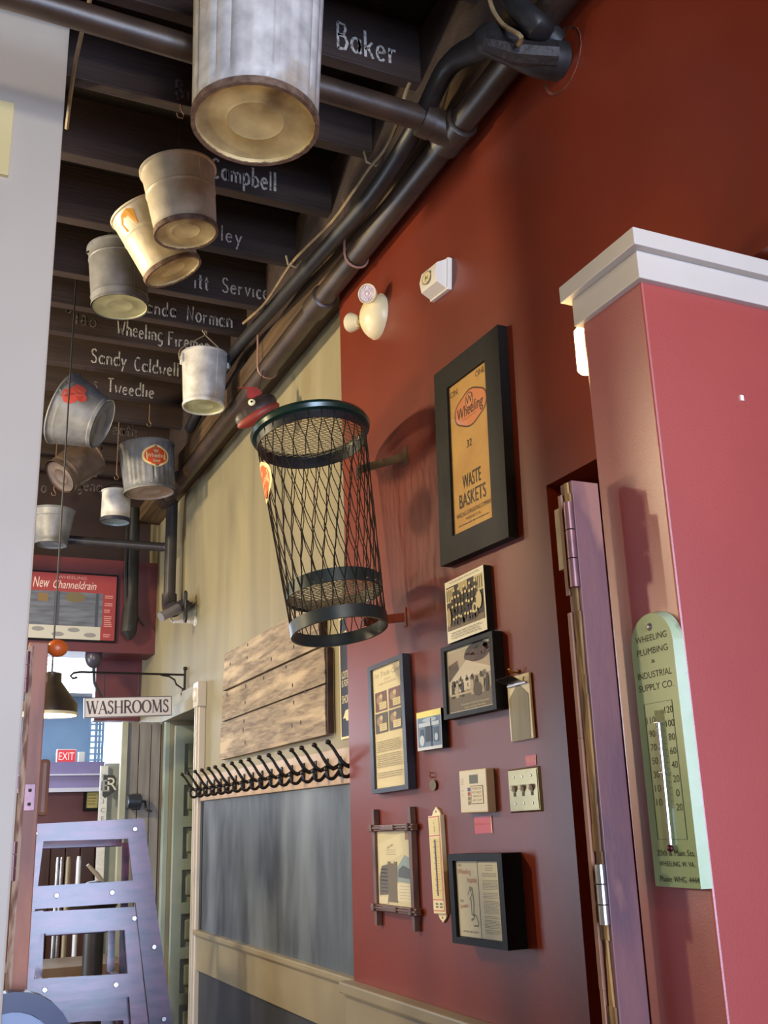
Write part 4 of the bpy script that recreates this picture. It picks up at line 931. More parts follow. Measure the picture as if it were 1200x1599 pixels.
# ------------------------------------------------------------------ pale green thermometer on the partition
z0 = onX(1027, 1384, XP - .02).z; z1 = onX(1016, 957, XP - .02).z; ya = onX(1004, 1190, XP - .02).y; yb = onX(1072, 1190, XP - .02).y
t = thing('shop_thermometer', 'large pale green enamel thermometer with rounded top on the partition end', 'thermometer', (XP, (ya + yb)/2, (z0 + z1)/2), WALLROT)
w = ya - yb; h = z1 - z0; r = w/2; D = .019
arch = [(-r, -h/2)] + [(-r*math.cos(PI*i/20), h/2 - r + r*math.sin(PI*i/20)) for i in range(21)] + [(r, -h/2)]
MB().prism(arch, -D, -D + .0015).build('face', SAGE, t)
fl = MB(); n = len(arch); ar2 = [(x*1.03, z if z < h/2 - r else h/2 - r + (z - h/2 + r)*1.03) for x, z in arch]
fl.add([(x, -D, z) for x, z in arch] + [(x*1.09, -.001, z if z < h/2 - r else h/2 - r + (z - h/2 + r)*1.09) for x, z in arch], [(i, i+1, n+i+1, n+i) for i in range(n - 1)])
fl.build('side_flange', mat('worn_flange_with_sheen', rgb(150, 170, 130), rgb(170, 184, 152), rough=.2, scale=10, c3=rgb(96, 88, 72), s3=12, l3=(.6, .7), spec=.8), t, True)  # paler than the face: reflected window light put into the colour, plus wear
p = Print(); K = (46, 50, 32)
top = h/2
for s, dz_, hh, ww in (('WHEELING', .105, .026, .82), ('PLUMBING', .155, .026, .80), ('&', .19, .014, .1), ('INDUSTRIAL', .245, .026, .88), ('SUPPLY CO.', .292, .026, .90)):
    p.text(s, .0, top - h*dz_, h*hh, K, w=w*ww*.92)
fx, f0, f1 = w*.33, h*.16, -h*.335
p.stroke([(-fx, f0), (fx, f0), (fx, f1), (-fx, f1)], .0016, K, True)
for i in range(8):
    v = h*.115 - h*.05*i
    if i < 7: p.text(('110', '90', '70', '50', '30', '10', '10')[i], -w*.205, v - h*.03, h*.026, K, w=w*(.20 if i == 0 else .14))
    p.text(('120', '100', '80', '60', '40', '20', '0', '20')[i], w*.235, v, h*.026, K, w=w*(.19 if i < 2 else .14 if i != 6 else .08))
p.rect(-w*.1, -h*.22, w*.12, h*.13, (136, 142, 98))
for i in range(12): p.rect(-w*.1, h*(.09 + .0035*i), w*.10, h*(.0905 + .0035*i), K, False)
for i in range(16): p.rect(w*.06, h*(.12 - .023*i), w*.12, h*(.1215 - .023*i), K, False)
p.text('20th & Main Sts.', w*.04, -h*.392, h*.022, K, w=w*.84); p.text('WHEELING, W. VA.', w*.04, -h*.428, h*.018, K, w=w*.78); p.text('Phone WHG. 4444', w*.06, -h*.482, h*.021, K, w=w*.86)
p.build('lettering', t, -D - .0002)
MB().tube([(w*.02, -D - .005, h*.085), (.0, -D - .005, -h*.36)], .0031, 8).build('glass_tube', STEEL, t, True)
MB().ball((0, -D - .006, -h*.365), .0058, (1, .8, 1)).build('bulb', ink(60, 16, 24, .15), t, True)
for v in (.082, -.1): MB().box((-.004, -D - .010, h*v), (.007, -D - .001, h*v + .0016)).build('tube_clip', STEEL, t)
MB().lathe([(0, .004), (.004, .003), (.0065, 0)], 14).xf(Matrix.Translation((0, -D, top - r*.42)) @ Matrix.Rotation(PI/2, 4, 'X')).build('screw', STEEL, t, True)
# ------------------------------------------------------------------ worn door stile by the partition
def chipped(x0, x1, y0, y1, zt, n=40, amp=.006):
    pts = [(y0, 0), (y0, zt)]; z = zt
    return pts
X0, X1, Y0, Y1, ZD = 1.012, 1.072, 1.405, 1.440, 2.06
d1 = MB().box((X0 + .004, Y0, 0), (X1, Y1, ZD), .0015).build('door_1', OLDDOOR); struct(d1)
z = 0.0; random.seed(5)
ch = MB()
while z < ZD - .02:
    e = min(z + random.uniform(.03, .11), ZD - .002)
    a = Y0 + .004 + random.uniform(0, .005); bb_ = Y0 + random.uniform(.018, .026)
    ch.prism([(a, z), (a + random.uniform(-.002, .003), e), (bb_ + random.uniform(-.004, .004), e), (bb_, z)], X0, X0 + .006, 'x'); z = e
ch.build('chipped_edge', GOLDWOOD, d1)
es = MB(); z = 0
for z1_ in (.6, 1.16, 1.24, 1.62, 1.86, 2.04):
    es.box((X0 - .002 - random.uniform(0, .002), Y0 + .022 + random.uniform(0, .006), z), (X0 + .006, Y1 + .001, z1_ - (.03 if z1_ in (1.16, 1.86) else 0)), .001); z = z1_
es.build('edge_strip', TANPAINT, d1)
for zt, zb, m in ((2.02, 1.868, HINGE), (1.425, 1.335, STEEL)):
    hg = MB(); L = zt - zb
    for k in range(3): hg.cyl((X0 - .005, Y0 + .004, zb + L*k/3 + .001), (X0 - .005, Y0 + .004, zb + L*(k+1)/3 - .001), .0082, n=14)
    hg.build('hinge', m, d1, True)
MB().box((X0 + .001, Y1, 1.91), (X0 + .02, Y1 + .02, 2.02)).build('hinge_leaf', mat('old_cream_paint', rgb(176, 160, 122), rgb(150, 134, 100), rough=.5, scale=20), d1)
# left door stile behind the pale column, with old hinges
xa, xb = .288, .338; ya, yb = 3.0, 3.05
d2 = MB().box((xa, ya, 0), (xb, yb, 2.012), .003).build('door_2', BROWNDOOR); struct(d2)
MB().box((xa - .004, ya - .003, 0), (xa + .011, ya + .006, 2.0)).build('chipped_edge', mat('pale_chipped_wood', rgb(176, 150, 124), rgb(112, 76, 58), rough=.7, scale=30, stretch=(2, 2, .4), lo=.42, hi=.58), d2)
MB().box((xa - .05, ya + .02, 0), (xa - .012, yb + .02, 2.01), .003).build('hanging_stile', BROWNDOOR, d2)
for zt, zb in ((1.985, 1.87), (1.48, 1.38)): 
    hg = MB(); L = zt - zb
    for k in range(3): hg.cyl((xa - .006, ya - .002, zb + L*k/3 + .001), (xa - .006, ya - .002, zb + L*(k+1)/3 - .001), .009, n=12)
    hg.build('hinge', HINGE, d2, True)
hp = onY(46, 1245, ya)
pl = MB().box((hp.x - .014, ya - .003, hp.z - .035), (hp.x + .014, ya, hp.z + .035), .001).build('hinge_plate', HINGE, d2)
for s in (-1, 1): MB().cyl((hp.x, ya - .0045, hp.z + s*.018), (hp.x, ya - .002, hp.z + s*.018), .005, n=10).build('screw_hole', ink(50, 30, 30), pl)
# wooden board and orange lump beside it
a, b = onY(57, 1186, 3.05), onY(73, 1274, 3.05)
bx = tag(MB().box((xb, 3.03, b.z), (b.x, 3.06, a.z), .010).build('wooden_board', mat('orange_brown_board', rgb(132, 82, 50), rgb(104, 62, 40), rough=.5, scale=8, stretch=(2, 1, 1), bump=.1), None), 'rounded brown wooden board standing behind the left door stile', 'board')
# ------------------------------------------------------------------ hook rail with cast hooks
ca, cb_ = onX(316, 1238, XC - .02), onX(545, 1198, XC - .02)
t = thing('coat_rack', 'long pinkish board with a row of black cast-iron coat hooks above the chalkboard', 'coat rack', (XC, 5.37, 1.69), WALLROT)
RL_ = 5.37 - 3.275
MB().box((0, -.022, -.062), (RL_, 0, .062), .004).build('board', RAILWOOD, t)
hm = MB()
hm.box((-.011, -.006, -.04), (.011, 0, .03), .003)
pts = [(0, -.005, .0), (0, -.028, -.012), (0, -.05, .002), (0, -.068, .026), (0, -.084, .050), (0, -.098, .064)]
hm.tube(*smooth(pts, 2, [.0075, .008, .007, .006, .0055, .0055]), 8).ball((0, -.101, .068), .0105, (1, 1, .8), 10, 7)
hm.tube(*smooth([(0, -.005, -.02), (0, -.028, -.045), (0, -.05, -.042), (0, -.056, -.02)], 3, [.007, .0065, .006, .0055]), 8).ball((0, -.056, -.014), .009, (1, 1, 1), 10, 7)
h0 = hm.build('coat_hook', BLACKIRON, t, True)
NH = 17; h0.location = (.0 - .03 + .045, -.022, .004)
for i in range(1, NH): dup(h0, t, location=(.015 + i*(RL_ - .05)/(NH - 1) + random.uniform(-.008, .008), -.022, .004), rotation_euler=(0, 0, random.uniform(-.12, .12)))
# chalkboard above the rail, dark panel below
t = thing('chalkboard', 'large smeared slate chalkboard under the coat hooks', 'chalkboard', (XC, 4.35, 1.32), WALLROT)
MB().box((-.98, -.014, -.305), (1.06, -.004, .305)).build('slate', CHALKB, t)
MB().box((-1.03, -.018, -.305), (-.99, -.002, .305), .003).build('end_stile', mat('dark_stile', rgb(40, 42, 48)), t)
tag(MB().box((XC - .012, 3.28, .0), (XC - .001, 5.40, .828)).build('dark_panel', mat('black_slate_panel', rgb(44, 46, 52), rgb(56, 60, 66), rough=.5, scale=2, stretch=(1, 2, .4))), 'dark slate panel on the wall below the taupe rail', 'panel')
# plank sign
t = thing('plank_panel', 'three wide weathered boards mounted as a panel above the coat hooks', 'wood panel', (XC, 4.4, 2.05), WALLROT)
X_ = XC - .03
def pk(pts, n):
    q = []
    for x, y in pts:
        p = onX(x, y, X_); q.append((4.4 - p.y, p.z - 2.05))
    # ragged ends
    out = []
    for i, a in enumerate(q):
        b = q[(i+1) % len(q)]; out.append(a)
        if abs(a[1] - b[1]) > abs(a[0] - b[0]):
            k = 7
            for j in range(1, k): out.append((a[0] + (b[0]-a[0])*j/k + random.uniform(-.008, .008), a[1] + (b[1]-a[1])*j/k))
    o = MB().prism(out, -.03, -.004 + n*.001).build('plank', [PLANK], t)
    return o
pk([(350.5, 1022), (497, 938), (498.5, 1009), (348, 1079)], 0)
pk([(348, 1082.5), (507, 1009), (508, 1066), (346.5, 1127)], 1)
pk([(346, 1129.5), (508, 1069), (509, 1147), (343, 1187)], 2)
pe = MB()
for (px, y0, y1) in ((498.5, 942, 1004), (509.5, 1011, 1068.5), (510, 1067.5, 1145)):
    a, b = onX(px, y0, X_), onX(px, y1, X_)
    pe.box((4.4 - a.y - .004, -.028, b.z - 2.05), (4.4 - a.y + .006, -.004, a.z - 2.05), .002)
pe.build('broken_end', PLANKEND, t)
nl = MB()
for px, py in ((387, 1007), (386, 1027), (424, 1029), (459, 1010), (384, 1071), (383, 1097), (412, 1059), (447, 1041), (457, 1070), (459, 1097), (456, 1133), (383, 1159), (381, 1126), (355, 1085), (477, 1080), (360, 1037), (380, 1140), (470, 1128)):
    a = onX(px, py, X_); nl.ball((4.4 - a.y, -.030, a.z - 2.05), .007, (1, .3, 1.3), 8, 5)
nl.build('nail_marks', ink(48, 36, 28), t)
# sign partly hidden by the edge of the red wall
a, b = onX(529.5, 985, XC - .006), onX(529.5, 1136, XC - .006)
t = thing('notice_sign', 'dark blue notice with cream lettering, half hidden behind the red wall edge', 'sign', (XC, a.y, (a.z + b.z)/2), WALLROT)
h = a.z - b.z + .09
MB().box((0, -.006, -h/2), (.25, 0, h/2)).build('board', ink(222, 208, 160), t)
p = Print(); p.rect(.008, -h/2 + .008, .242, h/2 - .008, (38, 44, 60)); CR = (226, 212, 164); q = h/2
zy = lambda y: onX(536, y, XC - .006).z - t.location.z
for s, ya_, yb_ in (('NO', 1004, 985), ('LOITERING', 1060, 1048), ('IS FOR', 1073, 1062), ('SHOPS', 1099, 1086)):
    p.text(s, .02, zy(ya_), zy(yb_) - zy(ya_), CR, align='l', sx=.62)
hv = zy(1114)
p.poly([(.025, hv - .02), (.05, hv + .008), (.10, hv + .012), (.10, hv - .025), (.06, hv - .03), (.045, hv - .018)], CR)
p.build('lettering', t, -.0062)
# ------------------------------------------------------------------ washroom sign on an iron bracket
YB = 5.80
a = onX(291, 1045, XC); b = onX(291, 1087, XC); tip = onY(112, 1055, YB); z = onX(292, 1054, XC).z
t = thing('sign_bracket', 'thin black wrought-iron bracket with hooked tip above the washroom sign', 'bracket', (XC, YB, z))
MB().tube([(-.012, 0, a.z - z), (-.012, 0, b.z - z)], .007, 8).ball((-.012, 0, a.z - z), .012).ball((-.012, 0, b.z - z), .012).build('wall_bar', BLACKIRON, t, True)
L_ = tip.x - XC
MB().tube([(-.012, 0, 0), (L_ + .05, 0, 0), (L_ + .01, 0, -.006), (L_ - .006, 0, -.022), (L_ + .006, 0, -.036), (L_ + .03, 0, -.03)], .006, 8).build('arm', BLACKIRON, t, True)
MB().tube([(-.015, 0, -.15), (-.03, 0, -.11), (-.022, 0, -.08), (-.06, 0, -.055), (-.07, 0, -.03), (-.10, 0, -.012), (-.15, 0, -.004)], .005, 6).build('scroll_brace', BLACKIRON, t, True)
p0, p1, p2, p3 = [onY(x, y, YB) for x, y in ((131, 1090), (268, 1087), (267, 1118), (131, 1121))]
sw = ((p1 - p0).length + (p2 - p3).length)/2; sh = ((p0 - p3).length + (p1 - p2).length)/2; sc_ = (p0 + p1 + p2 + p3)/4
t = thing('hanging_sign', 'white hanging sign for the washrooms with grey serif lettering', 'sign', sc_, 0, -math.atan2(p1.z - p0.z, p1.x - p0.x))
MB().box((-sw/2, -.012, -sh/2), (sw/2, .012, sh/2), .002).build('board', mat('pale_grey_sign_board', rgb(206, 204, 206), rgb(196, 194, 198), rough=.4, scale=10), t)
ed = MB()
for s in (-1, 1):
    ed.box((-sw/2, -.0135, s*(sh/2 - .002) - .002), (sw/2, -.0118, s*(sh/2 - .002) + .002)); ed.box((s*(sw/2 - .002) - .002, -.0135, -sh/2), (s*(sw/2 - .002) + .002, -.0118, sh/2))
ed.build('edge_line', ink(96, 90, 94), t)
for x in (.06, -.13):
    MB().tube([(x if x > 0 else x, 0, sh/2 - .002), (x, 0, z - sc_.z)], .0035, 6).build('hanger', BLACKIRON, t)
SF = {'W': (1.0, [((.03, 1), (.27, 0), 2), ((.27, 0), (.5, .95), 1), ((.45, 1), (.70, 0), 2), ((.70, 0), (.94, 1), 1)], [(.03, 1), (.5, 1), (.94, 1)]),
 'A': (.78, [((.06, 0), (.38, 1), 1), ((.38, 1), (.7, 0), 2), ((.18, .34), (.58, .34), 1)], [(.06, 0), (.7, 0)]),
 'H': (.84, [((.13, 0), (.13, 1), 2), ((.67, 0), (.67, 1), 2), ((.13, .5), (.67, .5), 1)], [(.13, 0), (.13, 1), (.67, 0), (.67, 1)]),
 'R': (.76, [((.13, 0), (.13, 1), 2), ((.36, .5), (.68, 0), 2)], [(.13, 0), (.13, 1), (.7, 0)]),
 'M': (1.0, [((.12, 0), (.16, 1), 1), ((.16, 1), (.48, .05), 2), ((.48, .05), (.80, 1), 1), ((.80, 1), (.84, 0), 2)], [(.12, 0), (.84, 0), (.13, 1), (.82, 1)]),
 'O': (.88, [], []), 'S': (.6, [], [])}
p = Print(); LT = (78, 70, 76); hh = sh*.62; tot = sum(SF[c][0] for c in 'WASHROOMS'); fx = sw*.94/tot; u = -sw*.47; v0 = -hh/2
for c in 'WASHROOMS':
    g = SF[c]
    for a, b, k in g[1]: p.stroke([(u + a[0]*fx, v0 + a[1]*hh), (u + b[0]*fx, v0 + b[1]*hh)], .0052*k if k == 2 else .0042, LT)
    for s in g[2]: p.stroke([(u + (s[0] - .12)*fx, v0 + s[1]*hh), (u + (s[0] + .12)*fx, v0 + s[1]*hh)], .0035, LT)
    if c == 'O':
        for k in range(24):
            a0, a1 = 2*PI*k/24, 2*PI*(k+1)/24; wd_ = .004 + .0075*abs(math.cos((a0 + a1)/2))
            p.stroke([(u + fx*(.42 + .36*math.cos(q)), v0 + hh*(.5 + .5*math.sin(q))) for q in (a0, a1)], wd_, LT)
    if c == 'R': p.stroke([(u + q[0]*fx, v0 + q[1]*hh) for q in ((.13, 1), (.42, .99), (.58, .88), (.58, .64), (.42, .52), (.13, .5))], .008, LT)
    if c == 'S': p.stroke([(u + q[0]*fx, v0 + q[1]*hh) for q in ((.48, .8), (.42, .96), (.26, 1), (.12, .88), (.14, .68), (.34, .54), (.48, .36), (.46, .12), (.28, 0), (.12, .05), (.08, .22))], .009, LT)
    u += g[0]*fx
p.build('lettering', t, -.0125)
# ------------------------------------------------------------------ security camera
cpx = onX(306, 970, XC)
t = thing('security_camera', 'grey bullet security camera on a white arm high on the cream wall', 'camera', cpx)
MB().lathe([(.03, 0), (.028, .008), (.012, .012), (0, .012)], 18).xf(Matrix.Rotation(-PI/2, 4, 'Y')).build('wall_flange', WHITEPL, t, True)
MB().tube([(-.01, 0, 0), (-.09, 0, -.004), (-.13, 0, -.01)], [.016, .013, .008], 12).build('arm', WHITEPL, t, True)
MB().tube([(-.13, 0, -.01), (-.145, -.005, .012), (-.15, -.01, .016)], .006, 8).build('bracket_wire', STEEL, t, True)
MB().tube([(-.10, -.012, .075), (-.112, -.016, .062), (-.20, -.06, .008), (-.212, -.064, .0)], [.02, .026, .026, .028], 16).build('camera_body', mat('grey_camera_case', rgb(120, 116, 120), rough=.35), t, True)
MB().tube([(-.10, -.01, .07), (-.06, 0, .075), (-.02, .0, .11)], .004, 6).build('cord', BLACKRUB, t, True)
# ------------------------------------------------------------------ pendant lamp
YL = 4.25
lc = onY(77, 1118, YL); k = (onY(121, 1118, YL) - lc).length
t = thing('pendant_lamp', 'dark barn pendant lamp with pale glowing inside, hanging behind the left door stile', 'lamp', lc)
sh_ = k*1.45
prof = [(k, 0), (k*.98, .012), (k*.98, k*.42), (k*.36, k*1.25), (k*.36, k*1.55), (k*.1, k*1.62), (0, k*1.62)]
inn = [(k*.96, .002), (k*.95, k*.40), (k*.3, k*1.22), (0, k*1.25)]
MB().lathe(prof + [], 36).build('shade', mat('dark_bronze_enamel', rgb(66, 56, 44), rgb(52, 44, 36), rough=.35, metal=.4, scale=14), t, True)
MB().lathe(inn, 36).build('white_lining', mat('white_enamel', rgb(236, 226, 196), rough=.4), t, True)
MB().lathe([(k*.965, .001), (k*1.005, .001), (k*1.005, .012), (k*.965, .012)], 36, closed=True).build('shade_rim', mat('pale_rim', rgb(206, 196, 150), rough=.4), t, True)
MB().ball((0, 0, k*.62), k*.26, (1, 1, 1.25)).build('bulb', mat('warm_bulb', (1, .86, .56, 1), emit=14), t, True)
MB().tube([(0, 0, k*1.6), (0, 0, ZT - lc.z)], .0035, 6).build('cord', BLACKRUB, t)
lamp('pendant_bulb', 'POINT', lc + V((0, 0, k*.2)), 3.0, (1, .84, .55), .03)
# ------------------------------------------------------------------ stacked wooden high chairs
def quad(p, Y, th): return MB().prism([(onY(x, y, Y).x, onY(x, y, Y).z) for x, y in p], Y, Y + th)
def bolt(t, x, y, Y, loc):
    c = onY(x, y, Y) - loc
    MB().lathe([(0, .003), (.0035, .003), (.0045, .006), (.008, .006), (.0105, .001), (.0105, 0)], 14).xf(Matrix.Translation(c) @ Matrix.Rotation(PI/2, 4, 'X')).build('bolt', STEEL, t, True)
def hc(label, Y, stl, strr, rails, bolts, feet, ins=0.0, dep=.36):
    p = onY(*rails[0][0], Y); loc = V((p.x + .2, Y, 0))
    t = thing('high_chair', label, 'high chair', loc, group='stacked wooden high chairs')
    t.location.y -= .065; t.rotation_euler = (math.radians(-3), 0, math.radians(-4))
    def put(n, pts, dy=0, th=.022):
        m = quad(pts, Y, th); m.xf(Matrix.Translation((-loc.x, -loc.y + dy, 0))); return m.build(n, VARNISH, t)
    put('stile', stl); put('stile', strr)
    for i, r in enumerate(rails): put(('top_rail', 'seat_rail', 'lower_rail')[i], r, -.0012)
    for b in bolts: bolt(t, b[0], b[1], Y - .0014, loc)
    xl = onY(*rails[0][0], Y).x - loc.x; xr = onY(*rails[0][1], Y).x - loc.x; zs = onY(*rails[1][0], Y).z
    zt_ = onY(*rails[0][2], Y).z
    for x in (xl + .012 + ins, xr - .042 - ins):
        MB().prism([(x, zt_), (x + .03, zt_), (x + .04, feet), (x + .01, feet)], dep, dep + .022).build('rear_post', VARNISH, t)
        MB().box((x, .024, zs - .05), (x + .028, dep, zs - .01), .004).build('side_rail', VARNISH, t)
    MB().box((xl + .045 + ins, .024, zs - .05), (xr - .045 - ins, dep - .004, zs - .03), .004).build('seat', VARNISH, t)
    MB().box((xl + .045 + ins, dep, zt_ - .015), (xr - .045 - ins, dep + .02, zt_ + .03), .004).build('cross_rail', VARNISH, t)
    return t
hc('uppermost dark varnished wooden high chair of the stack, bolted frame reflecting blue light', 4.50, [(49, 1286), (70, 1286), (30, 1606), (2, 1606)], [(195, 1279), (223, 1277), (268, 1625), (232, 1625)],
   [[(48, 1286), (223, 1277), (226, 1308), (64, 1313)], [(50, 1384), (207, 1374), (210, 1408), (44, 1420)]], [(54, 1301), (209, 1294), (87, 1398), (173, 1393), (237, 1477), (251, 1588)], .02)
hc('second high chair of the stack, mauve reflection painted into its colour, nested inside the uppermost one', 4.47, [(47, 1424), (66, 1421), (36, 1640), (8, 1640)], [(190, 1416), (208, 1415), (232, 1640), (204, 1640)],
   [[(48, 1424), (208, 1415), (210, 1450), (58, 1458)], [(46, 1529), (204, 1518), (206, 1554), (44, 1566)]], [(207, 1433), (68, 1545), (178, 1536)], .02, .026, .32)
hc('lowest visible high chair of the stack, only its top rail showing', 4.53, [(36, 1562), (56, 1562), (44, 1760), (24, 1760)], [(188, 1556), (204, 1555), (214, 1760), (196, 1760)],
   [[(40, 1562), (203, 1552), (205, 1590), (40, 1597)], [(40, 1680), (205, 1672), (207, 1706), (38, 1712)]], [], .02, .052, .22)
# curved padded chair back at the very bottom left
bc = onY(60, 1640, 2.9)
t = thing('padded_chair', 'dark blue padded chair with pale inner curve at the bottom left corner', 'chair', (bc.x, 2.9, 0))
def arcpts(r, n=14): return [(r*math.cos(PI*i/n), r*math.sin(PI*i/n)) for i in range(n + 1)]
zc = onY(30, 1640, 2.9).z
R1, R0 = .155, .11
MB().prism(arcpts(R1) + arcpts(R0)[::-1], -.02, .03).xf(Matrix.Translation((-.07, 0, zc - .02))).build('back_band', mat('dark_blue_vinyl', rgb(34, 48, 86), rgb(28, 40, 74), rough=.35, scale=5), t, True)
MB().prism(arcpts(R0 - .002) + [(-R0, 0)], -.01, .02).xf(Matrix.Translation((-.07, 0, zc - .02))).build('inner_back', mat('pale_blue_vinyl', rgb(140, 158, 186), rgb(128, 146, 176), rough=.3, scale=5), t, True)
MB().box((-.22, -.02, .44), (.08, .3, .5), .02).build('seat', mat('dark_blue_vinyl', rgb(34, 48, 86)), t)
for x in (-.20, .06):
    MB().box((x - .012, -.01, .0), (x + .012, .014, zc - .0)).build('rear_leg', PIPED, t); MB().box((x - .012, .27, 0), (x + .012, .294, .45)).build('front_leg', PIPED, t)
# ------------------------------------------------------------------ fish head ornament above the basket
fc = onX(402, 645, 1.24)
t = thing('fish_head', 'dark fish head ornament with red lower jaw and white eye above the basket rim', 'ornament', fc, 2.72, .40)
t.scale = (1.12, 1.12, 1.12)
DARKSC = mat('dark_brown_scales', rgb(58, 46, 44), rgb(44, 36, 36), rough=.4, scale=30, bump=.3); REDJ = mat('red_jaw_paint', rgb(140, 48, 36), rgb(116, 40, 34), rough=.45, scale=12)
up_ = MB().ball((0, 0, .012), .09, (1, .42, .55), 22, 14)
up_.v = [V((v.x, v.y * (1 - .45*max(0, v.x/.09)), max(v.z, -.012) + (.16*(-v.x) if v.x < 0 else -.10*v.x))) for v in up_.v]
up_.build('upper_head', DARKSC, t, True)
jw = MB().ball((0, 0, -.012), .092, (1, .42, .32), 22, 12)
jw.v = [V((v.x, v.y * (1 - .4*max(0, v.x/.09)), min(v.z, -.002) - (.10*v.x if v.x > 0 else .12*v.x))) for v in jw.v]
jw.build('lower_jaw', REDJ, t, True)
for s in (-1, 1):
    e = MB().ball((.004, s*.036, .034), .014, (1, .5, 1), 14, 10).build('eye', mat('white_eye', rgb(236, 224, 186), rough=.3), t, True)
    MB().ball((.004, s*.0425, .034), .0045, (1, .5, 1), 10, 6).build('pupil', ink(12, 12, 12, .2), e, True)
MB().prism([(-.02, .055), (.01, .075), (-.005, .11), (.03, .13), (-.04, .10), (-.05, .07)], -.004, .004).build('red_crest', mat('red_crest', rgb(150, 44, 44), rgb(110, 36, 38), rough=.5, scale=20), t)
iM = Matrix.LocRotScale(t.location, t.rotation_euler, t.scale).inverted()
MB().tube([(-.02, 0, .05), iM @ V((PX_ - .03, fc.y, PZ_ - .02))], .0018, 5).build('hanging_wire', WIRE, t)
tt = thing('curved_cutout', 'grey metal cutout with two holes behind the fish head', 'ornament', onX(447, 630, XC - .01), WALLROT) if False else None
# ------------------------------------------------------------------ poster and hanging bundle on the maroon beam
p0, p1, p2, p3 = [onY(x, y, 6.66) for x, y in ((20, 890), (181, 901), (178, 999), (18, 996))]
w = (p1 - p0).length; h = ((p1 - p2).length + (p0 - p3).length)/2; c = (p0 + p1 + p2 + p3)/4; c.y = 6.68
t = thing('beam_poster', 'wide red advertising poster with photographs hung on the maroon beam', 'poster', c)
MB().box((-w/2 - .012, -.02, -h/2 - .012), (w/2 + .012, 0, h/2 + .012), .003).build('frame', BLACKWOOD, t)
p = Print(); PR = (150, 62, 62); p.rect(-w/2, -h/2, w/2, h/2, PR); LX = -w/2 + (w * 32/161)
ph = mat('grey_photo_print', rgb(112, 118, 128), rgb(84, 88, 98), rough=.5, scale=9, stretch=(.6, 1, 5), spec=.3)
p.rect(-w/2, -h*.30, w*.37, h*.22, ph); p.rect(-w*.36, -h*.5, w*.36, -h*.30, (190, 188, 176))
p.rect(-w*.1, -h*.3, -w*.05, h*.22, (74, 78, 88)); p.rect(w*.3, -h*.3, w*.33, h*.22, (70, 76, 88), False); p.disc(w*.1, h*.14, w*.1, h*.08, (110, 100, 72), 14); p.rect(-w*.26, h*.06, -w*.16, h*.18, (128, 104, 70))
for u, v in ((-.24, -.36), (-.05, -.43), (.1, -.36), (.26, -.43)): p.disc(w*u, h*v, w*.06, h*.035, (136, 136, 136), 12, u == -.24)
p.text('New', -w*.235, h*.27, h*.17, (222, 200, 190), w=w*.155, shear=.2); p.text('Channeldrain', w*.09, h*.27, h*.13, (222, 196, 190), w=w*.42, shear=.3); p.text('WHEELING', w*.06, h*.42, h*.05, (206, 150, 146), w=w*.28)
for v in (.18, .06, -.04, -.14, -.2, -.26, -.42): p.lines(w*.39, w*.48, h*v, h*(v - .03), 2, h*.015, (214, 150, 146), .4)
p.build('poster_print', t, -.0202)
c = onY(206, 935, 6.6)
t = thing('cable_bundle', 'black wrapped bundle hanging down the maroon beam beside the poster', 'cable', (c.x, 6.62, c.z))
MB().tube([(0, .02, .62), (0, .01, .3), (.004, 0, .02), (-.004, -.01, -.12), (-.012, -.02, -.22), (-.008, -.015, -.27)], [.042, .042, .04, .052, .05, .015], 10).build('sheath', BLACKRUB, t, True)
MB().tube([(-.04, 0, .6), (-.045, -.01, .2), (-.03, -.02, -.1)], .012, 6).build('cable_strand', BLACKRUB, t, True)
MB().tube([(.03, -.02, -.1), (.07, -.02, -.15), (.09, -.02, -.17)], .007, 6).build('loose_end', BLACKRUB, t, True)
# ------------------------------------------------------------------ pencil sharpener and signs by the grey panelling
c = onY(208, 1252, YG - .02)
t = thing('pencil_sharpener', 'dark blue-grey crank pencil sharpener screwed to the grey panelling', 'sharpener', c)
MB().box((-.01, -.012, -.045), (.04, 0, .045), .003).build('mount', PIPED, t)
MB().tube([(-.045, -.05, 0), (-.04, -.05, 0), (.03, -.05, 0), (.036, -.05, 0)], [.034, .04, .04, .03], 16).build('shavings_case', mat('blue_grey_case', rgb(62, 68, 80), rough=.3, metal=.4), t, True)
MB().tube([(.034, -.05, 0), (.06, -.05, .0), (.064, -.055, -.03), (.068, -.055, -.05), (.10, -.055, -.055)], .006, 8).build('crank', PIPED, t, True)
def ybox(x0, y0, x1, y1, Y, th):
    a, b = onY(x0, y0, Y), onY(x1, y1, Y); return (min(a.x, b.x), Y, min(a.z, b.z)), (max(a.x, b.x), Y + th, max(a.z, b.z))
lo, hi = ybox(164, 1192, 187, 1276, 7.3, .03); lo = (lo[0], lo[1], 0)
t = tag(MB().box(lo, hi, .003).build('pale_board', mat('pale_blue_board', rgb(176, 186, 190), rgb(160, 172, 178), rough=.5, scale=5)), 'pale blue upright board beside the grey panelling', 'board')
lo, hi = ybox(158, 1196, 166, 1278, 7.25, .04); lo = (lo[0], lo[1], 0)
t = tag(MB().box(lo, hi, .002).build('white_post_sign', mat('white_sign_edge', rgb(222, 222, 216), rgb(206, 208, 206), rough=.4, scale=30, stretch=(1, 1, 3))), 'narrow white vertical sign edge with faint letters', 'sign')
o = Print(); cx = (lo[0] + hi[0])/2
for i, ch_ in enumerate('OFFICE'): o.text(ch_, cx, hi[2] - .08 - i*.055, .03, (130, 134, 140))
o.build('lettering', t, lo[1] - .001)
lo, hi = ybox(162, 1210, 181, 1242, 7.15, .02)
t = thing('letter_sign', 'dark pointed sign ending in the letters ER', 'sign', ((lo[0] + hi[0])/2, 7.15, (lo[2] + hi[2])/2))
